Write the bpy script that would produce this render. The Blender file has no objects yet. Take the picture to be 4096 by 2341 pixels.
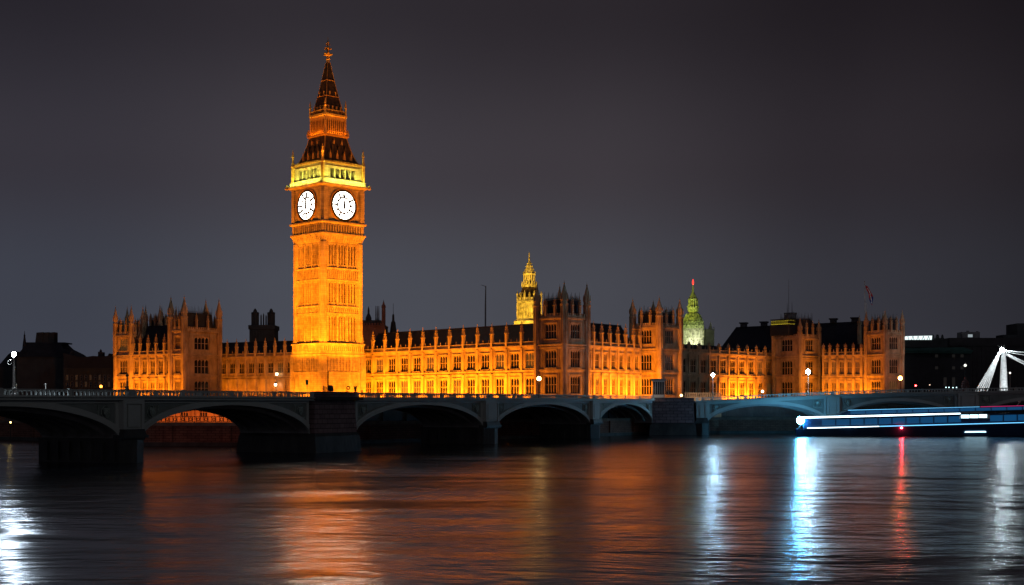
import bpy, math, random
from mathutils import Matrix, Vector
random.seed(7)
R = math.radians
SC = bpy.context.scene
COL = SC.collection
# ------------------------------------------------------------------ camera
F = 5565.0                     # focal length in photo pixels (4096 wide)
CAMZ = 6.0
HOR = 1624.0                   # horizon row in the photo
cam = bpy.data.cameras.new("camera")
cam.sensor_width = 36.0
cam.lens = F / 4096 * 36
cam.shift_y = (HOR - 1170.5) / 4096
cam.clip_end = 6000
co = bpy.data.objects.new("camera", cam)
co.location = (0, 0, CAMZ)
co.rotation_euler = (R(90), 0, 0)
COL.objects.link(co)
SC.camera = co
SC.view_settings.view_transform = 'Standard'
SC.view_settings.look = 'None'
SC.view_settings.exposure = 0.0
SC.view_settings.gamma = 1.0
SC.cycles.use_denoising = True
SC.cycles.max_bounces = 5
SC.cycles.diffuse_bounces = 2
SC.cycles.glossy_bounces = 3
SC.cycles.sample_clamp_indirect = 4.0
SC.cycles.sample_clamp_direct = 0.0
SC.cycles.caustics_reflective = False

# ------------------------------------------------------------------ night sky
world = bpy.data.worlds.new("World")
SC.world = world
world.use_nodes = True
nt = world.node_tree
N = nt.nodes
for n in list(N):
    N.remove(n)
tc = N.new('ShaderNodeTexCoord')
sp = N.new('ShaderNodeSeparateXYZ')
nt.links.new(tc.outputs['Generated'], sp.inputs[0])


def w_ramp(inp, lo, hi, stops):
    mr = N.new('ShaderNodeMapRange')
    mr.inputs['From Min'].default_value = lo
    mr.inputs['From Max'].default_value = hi
    nt.links.new(inp, mr.inputs['Value'])
    cr = N.new('ShaderNodeValToRGB')
    cr.color_ramp.interpolation = 'EASE'
    e = cr.color_ramp.elements
    while len(e) < len(stops):
        e.new(0.5)
    for k, (p, c) in enumerate(stops):
        e[k].position = p
        e[k].color = (c[0], c[1], c[2], 1)
    nt.links.new(mr.outputs[0], cr.inputs[0])
    return cr.outputs[0]


zr = w_ramp(sp.outputs['Z'], 0.0, 0.5, [
    (0.0, (.080, .088, .112)), (0.16, (.073, .078, .097)), (0.34, (.055, .049, .059)),
    (0.56, (.028, .024, .030)), (1.0, (.012, .010, .015))])
xr = w_ramp(sp.outputs['X'], -0.42, 0.42, [
    (0.0, (.46, .47, .52)), (0.10, (.66, .68, .74)), (0.34, (1, 1, 1)), (0.55, (.93, .90, .88)),
    (0.78, (.50, .47, .48)), (1.0, (.22, .21, .225))])
yr = w_ramp(sp.outputs['Y'], -1.0, 0.6, [
    (0.0, (3.2, 3.1, 2.9)), (0.5, (2.3, 2.25, 2.1)), (0.95, (1, 1, 1))])
def w_mix(a, b, t):
    m = N.new('ShaderNodeMix')
    m.data_type = 'RGBA'
    m.blend_type = t
    m.clamp_result = False
    m.inputs['Factor'].default_value = 1
    nt.links.new(a, m.inputs['A'])
    nt.links.new(b, m.inputs['B'])
    return m.outputs['Result']


wn = N.new('ShaderNodeTexNoise')
wn.inputs['Scale'].default_value = 2.2
wn.inputs['Detail'].default_value = 5
nt.links.new(tc.outputs['Generated'], wn.inputs['Vector'])
nr = w_ramp(wn.outputs['Fac'], 0.3, 0.7, [(0, (.89, .89, .91)), (1, (1.11, 1.10, 1.09))])
bg = N.new('ShaderNodeBackground')
bg.inputs['Strength'].default_value = 1.0
nt.links.new(w_mix(w_mix(w_mix(zr, xr, 'MULTIPLY'), yr, 'MULTIPLY'), nr, 'MULTIPLY'), bg.inputs['Color'])
wo = N.new('ShaderNodeOutputWorld')
nt.links.new(bg.outputs[0], wo.inputs['Surface'])

bridge_fill = bpy.data.lights.new("bridge_fill", 'SUN')  # added fill lamp that brightens the bridge face, not a moon in the sky
bridge_fill.energy = 0.06
bridge_fill.angle = R(0.5)
bridge_fill.color = (.9, .95, 1.0)
mo = bpy.data.objects.new("bridge_fill", bridge_fill)
mo.rotation_euler = (R(66), 0, R(48))
COL.objects.link(mo)

# ------------------------------------------------------------------ lamp colours and flood lamps
SODIUM = (1.0, .258, .004)
GOLD = (1.0, .50, .030)


def aim(o, d):
    o.rotation_euler = Vector(d).to_track_quat('-Z', 'Y').to_euler()


def strip_light(a, b, out, up, power, color=SODIUM, w=.35, spread=180):
    """a row of floodlights on the ground between points a and b, thrown along (out, up)"""
    a, b = Vector(a), Vector(b)
    d = (b - a)
    l = bpy.data.lights.new("floodlight_row", 'AREA')
    l.shape = 'RECTANGLE'
    l.size = d.length
    l.size_y = w
    l.energy = power
    l.color = color
    l.spread = R(spread)
    o = bpy.data.objects.new("floodlight_row", l)
    o.location = (a + b) / 2
    xax = d.normalized()
    nz = -(Vector((out[0], out[1], 0)).normalized() + Vector((0, 0, up))).normalized()
    yax = nz.cross(xax).normalized()
    nz = xax.cross(yax)
    m = Matrix((xax, yax, nz)).transposed()
    o.rotation_euler = m.to_euler()
    COL.objects.link(o)
    return o


def spot(loc, target, power, color=SODIUM, angle=60, blend=.8, rad=.3):
    l = bpy.data.lights.new("floodlight", 'SPOT')
    l.energy = power
    l.color = color
    l.spot_size = R(angle)
    l.spot_blend = blend
    l.shadow_soft_size = rad
    o = bpy.data.objects.new("floodlight", l)
    o.location = loc
    aim(o, Vector(target) - Vector(loc))
    COL.objects.link(o)
    return o


# ------------------------------------------------------------------ helpers
def at(px, py, D):
    """world point seen at photo pixel (px, py) at distance D"""
    return Vector(((px - 2048) / F * D, D, CAMZ + (HOR - py) / F * D))


def zat(py, D):
    return CAMZ + (HOR - py) / F * D


class MB:
    def __init__(s, M=None):
        s.v, s.f, s.M = [], [], M or Matrix()

    def add(s, vs, fs):
        o = len(s.v)
        s.v += [tuple(s.M @ Vector(p)) for p in vs]
        s.f += [tuple(i + o for i in f) for f in fs]

    def box(s, x0, x1, y0, y1, z0, z1):
        s.add([(x0, y0, z0), (x1, y0, z0), (x1, y1, z0), (x0, y1, z0), (x0, y0, z1), (x1, y0, z1), (x1, y1, z1), (x0, y1, z1)],
              [(0, 3, 2, 1), (4, 5, 6, 7), (0, 1, 5, 4), (1, 2, 6, 5), (2, 3, 7, 6), (3, 0, 4, 7)])

    def rings(s, rs, cap=True):
        """rs: list of equal-length vertex loops, bottom to top"""
        n = len(rs[0])
        vs = [p for r in rs for p in r]
        fs = []
        for k in range(len(rs) - 1):
            for i in range(n):
                j = (i + 1) % n
                fs.append((k * n + i, k * n + j, (k + 1) * n + j, (k + 1) * n + i))
        if cap:
            fs.append(tuple(reversed(range(n))))
            fs.append(tuple((len(rs) - 1) * n + i for i in range(n)))
        s.add(vs, fs)

    def lathe(s, prof, n=8, c=(0, 0), rot=0.0, sx=1, sy=1):
        rs = []
        for r, z in prof:
            rs.append([(c[0] + sx * r * math.cos(rot + 2 * math.pi * i / n), c[1] + sy * r * math.sin(rot + 2 * math.pi * i / n), z) for i in range(n)])
        s.rings(rs)

    def square(s, prof, c=(0, 0)):
        s.lathe([(h * math.sqrt(2), z) for h, z in prof], 4, c, math.pi / 4)

    def tube(s, p0, p1, r0, r1=None, n=6):
        r1 = r0 if r1 is None else r1
        p0, p1 = Vector(p0), Vector(p1)
        d = (p1 - p0).normalized()
        a = d.orthogonal().normalized()
        b = d.cross(a)
        rs = []
        for p, r in ((p0, r0), (p1, r1)):
            rs.append([tuple(p + a * (r * math.cos(2 * math.pi * i / n)) + b * (r * math.sin(2 * math.pi * i / n))) for i in range(n)])
        s.rings(rs)

    def ball(s, c, r, n=12, m=8, sz=1.0):
        rs = []
        for k in range(1, m):
            t = math.pi * k / m
            rs.append([(c[0] + r * math.sin(t) * math.cos(2 * math.pi * i / n), c[1] + r * math.sin(t) * math.sin(2 * math.pi * i / n), c[2] - sz * r * math.cos(t)) for i in range(n)])
        s.rings(rs)

    def torus(s, c, rr, r, n=20, m=6, axis='y'):
        vs, fs = [], []
        for i in range(n):
            t = 2 * math.pi * i / n
            for j in range(m):
                u = 2 * math.pi * j / m
                q = rr + r * math.cos(u)
                p = (q * math.cos(t), r * math.sin(u), q * math.sin(t)) if axis == 'y' else (q * math.cos(t), q * math.sin(t), r * math.sin(u))
                vs.append((c[0] + p[0], c[1] + p[1], c[2] + p[2]))
        for i in range(n):
            for j in range(m):
                fs.append((i * m + j, ((i + 1) % n) * m + j, ((i + 1) % n) * m + (j + 1) % m, i * m + (j + 1) % m))
        s.add(vs, fs)

    def holed(s, x0, x1, z0, z1, holes, depth, y=0.0, back=False):
        """a wall face in the plane y with rectangular openings (hx0, hx1, hz0, hz1) and their reveals"""
        xs = sorted({x0, x1, *[h[0] for h in holes], *[h[1] for h in holes]})
        zs = sorted({z0, z1, *[h[2] for h in holes], *[h[3] for h in holes]})
        idx = {}
        vs, fs = [], []

        def V(x, yy, z):
            k = (round(x, 4), round(yy, 4), round(z, 4))
            if k not in idx:
                idx[k] = len(vs)
                vs.append(k)
            return idx[k]
        for i in range(len(xs) - 1):
            for j in range(len(zs) - 1):
                cx, cz = (xs[i] + xs[i + 1]) / 2, (zs[j] + zs[j + 1]) / 2
                if any(h[0] < cx < h[1] and h[2] < cz < h[3] for h in holes):
                    continue
                fs.append((V(xs[i], y, zs[j]), V(xs[i + 1], y, zs[j]), V(xs[i + 1], y, zs[j + 1]), V(xs[i], y, zs[j + 1])))
        for a, b, c, d in holes:
            e = y + depth
            fs += [(V(a, y, c), V(a, y, d), V(a, e, d), V(a, e, c)), (V(b, y, d), V(b, y, c), V(b, e, c), V(b, e, d)),
                   (V(a, y, d), V(b, y, d), V(b, e, d), V(a, e, d)), (V(b, y, c), V(a, y, c), V(a, e, c), V(b, e, c))]
            if back:
                fs.append((V(a, e, c), V(b, e, c), V(b, e, d), V(a, e, d)))
        s.add(vs, fs)

    def mesh(s, name, mat, smooth=False):
        me = bpy.data.meshes.new(name)
        me.from_pydata(s.v, [], s.f)
        me.materials.append(mat)
        if smooth:
            for p in me.polygons:
                p.use_smooth = True
        me.update()
        return me

    def build(s, name, mat, parent=None, smooth=False):
        return link(name, s.mesh(name, mat, smooth), parent)


def link(name, me, parent=None, M=None):
    o = bpy.data.objects.new(name, me)
    COL.objects.link(o)
    if parent:
        o.parent = parent
    if M is not None:
        o.matrix_local = M
    return o


def thing(name, label, cat, loc, rz=0.0, group=None):
    o = bpy.data.objects.new(name, None)
    o.empty_display_size = 1
    COL.objects.link(o)
    o.location = loc
    o.rotation_euler = (0, 0, rz)
    o['label'] = label
    o['category'] = cat
    if group:
        o['group'] = group
    return o


def tag(o, label=None, cat=None, group=None, kind=None):
    if label:
        o['label'] = label
    if cat:
        o['category'] = cat
    if group:
        o['group'] = group
    if kind:
        o['kind'] = kind
    return o


def RZ(a):
    return Matrix.Rotation(a, 4, 'Z')


def T(x, y, z):
    return Matrix.Translation((x, y, z))


# ------------------------------------------------------------------ materials
def principled(name, color, rough=.8, noise=None, bump=0.0, bscale=3.0, metallic=0.0, spec=.3, dark=None, stretch=(1, 1, 1), brick=None):
    m = bpy.data.materials.new(name)
    m.use_nodes = True
    t = m.node_tree
    p = t.nodes['Principled BSDF']
    p.inputs['Roughness'].default_value = rough
    p.inputs['Metallic'].default_value = metallic
    p.inputs['Specular IOR Level'].default_value = spec
    p.inputs['Base Color'].default_value = (*color, 1)
    c = t.nodes.new('ShaderNodeTexCoord')
    mp = t.nodes.new('ShaderNodeMapping')
    mp.inputs['Scale'].default_value = stretch
    t.links.new(c.outputs['Object'], mp.inputs['Vector'])
    out = None
    if noise:
        nz = t.nodes.new('ShaderNodeTexNoise')
        nz.inputs['Scale'].default_value = noise
        nz.inputs['Detail'].default_value = 6
        nz.inputs['Roughness'].default_value = .65
        t.links.new(mp.outputs[0], nz.inputs['Vector'])
        cr = t.nodes.new('ShaderNodeValToRGB')
        d = dark or tuple(k * .6 for k in color)
        cr.color_ramp.elements[0].position = .32
        cr.color_ramp.elements[0].color = (*d, 1)
        cr.color_ramp.elements[1].position = .62
        cr.color_ramp.elements[1].color = (*color, 1)
        t.links.new(nz.outputs['Fac'], cr.inputs[0])
        out = cr.outputs[0]
        if brick:
            cb = t.nodes.new('ShaderNodeCombineXYZ')
            sx = t.nodes.new('ShaderNodeSeparateXYZ')
            ad = t.nodes.new('ShaderNodeMath')
            t.links.new(c.outputs['Object'], sx.inputs[0])
            t.links.new(sx.outputs['X'], ad.inputs[0])
            t.links.new(sx.outputs['Y'], ad.inputs[1])
            t.links.new(ad.outputs[0], cb.inputs['X'])
            t.links.new(sx.outputs['Z'], cb.inputs['Y'])
            bk = t.nodes.new('ShaderNodeTexBrick')
            bk.inputs['Scale'].default_value = 1
            bk.inputs['Brick Width'].default_value = brick[0]
            bk.inputs['Row Height'].default_value = brick[1]
            bk.inputs['Mortar Size'].default_value = brick[2]
            bk.inputs['Color1'].default_value = (1, 1, 1, 1)
            bk.inputs['Color2'].default_value = (.72, .72, .72, 1)
            bk.inputs['Mortar'].default_value = (.25, .25, .25, 1)
            t.links.new(cb.outputs[0], bk.inputs['Vector'])
            mx = t.nodes.new('ShaderNodeMix')
            mx.data_type = 'RGBA'
            mx.blend_type = 'MULTIPLY'
            mx.inputs['Factor'].default_value = 1
            t.links.new(out, mx.inputs['A'])
            t.links.new(bk.outputs['Color'], mx.inputs['B'])
            out = mx.outputs['Result']
        t.links.new(out, p.inputs['Base Color'])
    if bump:
        n2 = t.nodes.new('ShaderNodeTexNoise')
        n2.inputs['Scale'].default_value = bscale
        n2.inputs['Detail'].default_value = 5
        t.links.new(mp.outputs[0], n2.inputs['Vector'])
        b = t.nodes.new('ShaderNodeBump')
        b.inputs['Strength'].default_value = bump
        b.inputs['Distance'].default_value = .15
        t.links.new(n2.outputs['Fac'], b.inputs['Height'])
        t.links.new(b.outputs[0], p.inputs['Normal'])
    return m


def emit(name, color, strength):
    m = bpy.data.materials.new(name)
    m.use_nodes = True
    p = m.node_tree.nodes['Principled BSDF']
    p.inputs['Base Color'].default_value = (.02, .02, .02, 1)
    p.inputs['Emission Color'].default_value = (*color, 1)
    p.inputs['Emission Strength'].default_value = strength
    return m


STONE = principled("honey limestone", (.48, .37, .24), .9, .42, .4, 2.5, dark=(.19, .135, .08), stretch=(1, 1, .5))
STONE_T = principled("tower limestone", (.46, .37, .25), .9, .8, .25, 3, dark=(.27, .20, .12), stretch=(1, 1, .3), brick=(1.1, .5, .012))
STONE_D = principled("sooty limestone", (.22, .17, .13), .95, .6, .3, 2.5, dark=(.11, .08, .07))
SLATE = principled("dark slate", (.022, .026, .040), .6, 1.2, .3, 5, dark=(.012, .014, .022))
IRON = principled("black cast iron", (.025, .022, .020), .55, 2.0, .2, 6)
ROOF_IRON = principled("tower iron tiles", (.055, .040, .030), .55, 1.6, .4, 5, dark=(.020, .015, .012))
GILT = principled("gilded trim", (.62, .36, .10), .45, 2.0, .2, 6, metallic=.35, dark=(.30, .16, .04))
GLASS = principled("dark leaded glass", (.012, .013, .018), .25, 1.5, .05, 6, spec=.25)
BRIDGE = principled("green grey bridge paint", (.39, .41, .38), .6, .35, .15, 2, dark=(.33, .35, .325))
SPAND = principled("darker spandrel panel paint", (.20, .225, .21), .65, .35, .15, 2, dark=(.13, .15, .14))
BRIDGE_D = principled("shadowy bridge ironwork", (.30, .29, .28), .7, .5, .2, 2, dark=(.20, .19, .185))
SHIELD = principled("painted shield relief", (.34, .40, .34), .6, 6.0, .8, 9, dark=(.12, .15, .14))
GRANITE = principled("purple grey granite blocks", (.23, .155, .155), .85, .8, .35, 3, dark=(.17, .11, .115), brick=(1.5, .62, .05))
PIERST = principled("wet dark granite", (.055, .055, .052), .55, .5, .4, 2, dark=(.020, .021, .020), stretch=(1, 1, .4))
BRICK = principled("embankment brick", (.24, .12, .085), .9, .5, .3, 2, dark=(.14, .065, .05), brick=(1.1, .38, .03))
PAVE = principled("paving", (.22, .19, .16), .9, .3, .1, 2)
LAND = principled("land", (.05, .05, .048), .95, .05, .1, 1)
ROAD = principled("asphalt", (.05, .05, .052), .9, 1.0, .2, 8)
DARKB = principled("unlit dark facade", (.055, .062, .066), .85, .25, .2, 2, dark=(.035, .040, .044))
DARKR = principled("unlit dark roof", (.030, .034, .045), .75, .4, .2, 2, dark=(.018, .020, .028))
REDST = principled("dim reddish stone", (.16, .085, .075), .9, .5, .2, 2, dark=(.10, .05, .045))
GREYST = principled("grey stone", (.24, .24, .25), .9, .5, .2, 2, dark=(.12, .12, .13))
DOMEM = principled("verdigris dome copper", (.46, .52, .26), .6, 1.5, .8, 2.2, dark=(.02, .03, .012))
PALEST = principled("pale carved stone", (.50, .50, .40), .85, .9, .6, 2, dark=(.10, .10, .07))
POSTM = principled("pale lamp post paint", (.55, .50, .44), .6, 3, .1, 8)
WHITEM = principled("white steel paint", (.80, .80, .78), .5, .8, .1, 3)
NAVY = principled("navy boat paint", (.020, .050, .110), .28, .4, .05, 2, dark=(.012, .030, .075))
REDP = principled("red flag cloth", (.55, .03, .03), .9, 3, .2, 6)
WHITEP = principled("white flag cloth", (.75, .75, .75), .9, 3, .2, 6)
BLUEP = principled("blue flag cloth", (.03, .05, .25), .9, 3, .2, 6)
GREENS = principled("green sign paint", (.02, .13, .09), .5, 2)

E_CLOCK = emit("lit opal clock glass", (1.0, .92, .78), 18)
E_LAMP = emit("cold white street lamp", (.45, .74, 1.0), 420)
E_LAMPL = emit("cold white bridge lamp", (.66, .82, 1.0), 900)
E_WARM = emit("warm lamp globe", (1.0, .62, .22), 25)
E_ORANGE = emit("orange lamp", (1.0, .28, .03), 9)
E_RED = emit("red lamp", (1.0, .02, .02), 60)
E_BEAM = emit("boat headlamp", (.12, .56, 1.0), 240)
E_STRIPW = emit("white light trail", (.62, .86, 1.0), 5)
E_STRIPB = emit("blue light trail", (.16, .58, 1.0), 2.0)
E_STRIPR = emit("purple red light trail", (.60, .03, .16), 1.2)
E_TRAILGLOW = emit("blue trail glow", (.004, .085, .24), .60)
E_CABIN = emit("white lit cabin glass", (.55, .85, 1.0), 3.0)
E_SIGN = emit("white lit rooftop glass", (.80, .95, .95), 1.3)
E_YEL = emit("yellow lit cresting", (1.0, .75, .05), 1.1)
E_WIN = emit("faintly lit window", (1.0, .50, .22), .03)
E_CURT = emit("dimly lit curtained glass", (1.0, .45, .10), .07)
E_DIM = emit("dim office window", (.55, .50, .45), .014)
E_WINL = emit("lit window", (1.0, .72, .25), 1.6)

# ------------------------------------------------------------------ setting: water, land
def water_material():
    m = bpy.data.materials.new("river water")
    m.use_nodes = True
    t = m.node_tree
    p = t.nodes['Principled BSDF']
    p.inputs['Base Color'].default_value = (.008, .009, .012, 1)
    p.inputs['Roughness'].default_value = .19
    p.inputs['Anisotropic'].default_value = .85
    tg = t.nodes.new('ShaderNodeCombineXYZ')
    tg.inputs[0].default_value = 1
    t.links.new(tg.outputs[0], p.inputs['Tangent'])
    p.inputs['IOR'].default_value = 1.6
    c = t.nodes.new('ShaderNodeTexCoord')
    # slow eddies bend the wave crests
    ed = t.nodes.new('ShaderNodeTexNoise')
    ed.inputs['Scale'].default_value = .045
    ed.inputs['Detail'].default_value = 2
    t.links.new(c.outputs['Object'], ed.inputs['Vector'])
    vm = t.nodes.new('ShaderNodeVectorMath')
    vm.operation = 'MULTIPLY_ADD'
    vm.inputs[1].default_value = (10, 10, 0)
    t.links.new(ed.outputs['Color'], vm.inputs[0])
    t.links.new(c.outputs['Object'], vm.inputs[2])
    hs = []
    for scl, st, amp, det in ((.10, (.8, .8, 1), .14, 2), (.36, (1.1, .9, 1), .064, 2), (.85, (.45, 1.2, 1), .044, 2), (2.0, (.35, 1.2, 1), .014, 2), (5.0, (.35, 1.2, 1), .003, 2)):
        mp = t.nodes.new('ShaderNodeMapping')
        mp.inputs['Scale'].default_value = st
        mp.inputs['Rotation'].default_value = (0, 0, R(6) if scl < 1 else R(-5))
        t.links.new(vm.outputs[0], mp.inputs['Vector'])
        nz = t.nodes.new('ShaderNodeTexNoise')
        nz.inputs['Scale'].default_value = scl
        nz.inputs['Detail'].default_value = det
        nz.inputs['Roughness'].default_value = .5
        t.links.new(mp.outputs[0], nz.inputs['Vector'])
        mu = t.nodes.new('ShaderNodeMath')
        mu.operation = 'MULTIPLY'
        mu.inputs[1].default_value = amp
        t.links.new(nz.outputs['Fac'], mu.inputs[0])
        hs.append(mu.outputs[0])
    acc = hs[0]
    for h in hs[1:]:
        a = t.nodes.new('ShaderNodeMath')
        t.links.new(acc, a.inputs[0])
        t.links.new(h, a.inputs[1])
        acc = a.outputs[0]
    # currents: patches of calmer and choppier water
    cu = t.nodes.new('ShaderNodeTexNoise')
    cu.inputs['Scale'].default_value = .035
    cu.inputs['Detail'].default_value = 3
    cm_ = t.nodes.new('ShaderNodeMapping')
    cm_.inputs['Scale'].default_value = (.5, 1.3, 1)
    t.links.new(vm.outputs[0], cm_.inputs['Vector'])
    t.links.new(cm_.outputs[0], cu.inputs['Vector'])
    cr = t.nodes.new('ShaderNodeMapRange')
    cr.inputs['From Min'].default_value = .35
    cr.inputs['From Max'].default_value = .65
    cr.inputs['To Min'].default_value = .25
    cr.inputs['To Max'].default_value = 2.1
    t.links.new(cu.outputs['Fac'], cr.inputs['Value'])
    am = t.nodes.new('ShaderNodeMath')
    am.operation = 'MULTIPLY'
    t.links.new(acc, am.inputs[0])
    t.links.new(cr.outputs[0], am.inputs[1])
    acc = am.outputs[0]
    b = t.nodes.new('ShaderNodeBump')
    b.inputs['Strength'].default_value = 1.0
    b.inputs['Distance'].default_value = 1.0
    t.links.new(acc, b.inputs['Height'])
    t.links.new(b.outputs[0], p.inputs['Normal'])
    return m


mb = MB()
mb.add([(-700, -200, 0), (900, -200, 0), (900, 330, 0), (-700, 330, 0)], [(0, 1, 2, 3)])
tag(mb.build("river_water", water_material()), kind='structure')

GZ = 3.25
BANK = [(-420, 420), (-86, 245), (-56, 209), (-37, 207), (-15, 234), (28, 292), (45, 303), (900, 303)]
mb = MB()
pts = BANK + [(2500, 303), (2500, 3500), (-2500, 3500), (-2500, 420)]
mb.add([(x, y, GZ) for x, y in pts], [tuple(range(len(pts)))])
tag(mb.build("ground", LAND), kind='structure')
emb = thing("embankment_wall", "long dim red brick river wall seen through the left bridge arches", "river wall", (-56, 209, 0))
Me = T(56, -209, 0)
mb, cop, toe = MB(Me), MB(Me), MB(Me)
for (x0, y0), (x1, y1) in zip(BANK[:-1], BANK[1:]):
    d = Vector((x1 - x0, y1 - y0, 0))
    L = d.length
    ang = math.atan2(d.y, d.x)
    for q, y_, za, zb in ((mb, -.02, -1, GZ - .25), (cop, -.3, GZ - .25, GZ + .25), (toe, -.5, -1, .55)):
        q.M = Me @ T(x0, y0, 0) @ RZ(ang)
        q.box(0, L, y_, .6, za, zb)
    if L < 120:
        for k in range(int(L // 9)):
            mb.box(4 + 9 * k, 5.2 + 9 * k, -.35, 0, .6, GZ - .25)
mb.build("wall", BRICK, emb)
cop.build("coping", STONE_D, emb)
toe.build("toe", PIERST, emb)

# ------------------------------------------------------------------ gothic building kit
WIN_CACHE = {}


def window(parent, M, w, h, mull=3, trans=2, lit=False, stone=None):
    """a stone-framed window unit: origin at its lower left front corner, glass set back"""
    key = (round(w, 2), round(h, 2), mull, trans)
    if key not in WIN_CACHE:
        m = MB()
        fw = .11
        m.box(0, fw, 0, .22, 0, h)
        m.box(w - fw, w, 0, .22, 0, h)
        m.box(fw, w - fw, 0, .22, h - fw, h)
        m.box(fw, w - fw, -.05, .22, 0, fw)
        for k in range(1, mull + 1):
            x = fw + (w - 2 * fw) * k / (mull + 1)
            m.box(x - .065, x + .065, .08, .20, fw, h - fw)
        for k in range(1, trans + 1):
            z = fw + (h - 2 * fw) * k / (trans + 1)
            m.box(fw, w - fw, .10, .18, z - .06, z + .06)
        # little arched heads
        for k in range(mull + 1):
            xa = fw + (w - 2 * fw) * k / (mull + 1)
            xb = fw + (w - 2 * fw) * (k + 1) / (mull + 1)
            m.add([(xa, .03, h - fw), (xa, .03, h - fw - .55), ((xa + xb) / 2, .03, h - fw)], [(0, 1, 2)])
            m.add([(xb, .03, h - fw), ((xa + xb) / 2, .03, h - fw), (xb, .03, h - fw - .55)], [(0, 1, 2)])
        p = MB()
        p.box(.05, w - .05, .205, .26, .05, h - .05)
        WIN_CACHE[key] = (m.mesh("window", stone or STONE), p.mesh("pane", GLASS), p.mesh("pane", E_CURT))
    a, b, c = WIN_CACHE[key]
    o = link("window", a, parent, M)
    link("pane", c if random.random() < .13 else b, o)
    return o


PINN = {}


def pinnacle_mesh(h, w, mat):
    k = (round(h, 1), round(w, 2), mat.name)
    if k not in PINN:
        m = MB()
        m.square([(w * .5, 0), (w * .5, h * .50), (w * .68, h * .51), (w * .68, h * .55), (w * .5, h * .56), (w * .46, h * .62),
                  (w * .30, h * .70), (w * .16, h * .86), (w * .07, h * .95)])
        for zz, r in ((.66, .55), (.76, .40)):
            for sx, sy in ((1, 0), (-1, 0), (0, 1), (0, -1)):
                m.box(sx * w * r - .1, sx * w * r + .1, sy * w * r - .1, sy * w * r + .1, h * zz, h * zz + .28)
        m.ball((0, 0, h * .955), w * .20, 6, 4)
        m.tube((0, 0, h * .95), (0, 0, h * 1.02), w * .05, w * .02, 4)
        PINN[k] = m.mesh("pinnacle", mat)
    return PINN[k]


TURR = {}


def turret_mesh(h, r, mat):
    """octagonal corner turret shaft with a crocketed cap, h = height to the tip"""
    k = (round(h, 1), round(r, 2), mat.name)
    if k not in TURR:
        m = MB()
        m.lathe([(r, 0), (r, h * .60), (r * 1.22, h * .605), (r * 1.22, h * .63), (r * .98, h * .635), (r * .98, h * .68), (r * 1.15, h * .685),
                 (r * 1.0, h * .72), (r * .86, h * .78), (r * .55, h * .85), (r * .26, h * .91), (r * .10, h * .94)], 8, rot=math.pi / 8)
        for i in range(8):
            a = math.pi / 8 + i * math.pi / 4
            x, y = r * math.cos(a), r * math.sin(a)
            m.tube((x, y, 0), (x, y, h * .60), .09, .09, 4)
            m.lathe([(.12, h * .68), (.12, h * .74), (.02, h * .79)], 4, (x * 1.05, y * 1.05))
        m.ball((0, 0, h * .945), r * .24, 6, 4)
        m.tube((0, 0, h * .94), (0, 0, h), .06, .02, 4)
        TURR[k] = m.mesh("turret", mat)
    return TURR[k]


def facade_detail(rib, M, L, z0, z1, bays, pitch=.62, proud=.07, skip=None):
    """thin blind tracery ribs on a wall face"""
    rib.M = M
    n = max(2, int(L / pitch))
    for k in range(1, n):
        x = L * k / n
        if skip and any(a - .05 < x < b + .05 for a, b in skip):
            continue
        rib.box(x - .06, x + .06, -proud, .03, z0, z1)


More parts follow.
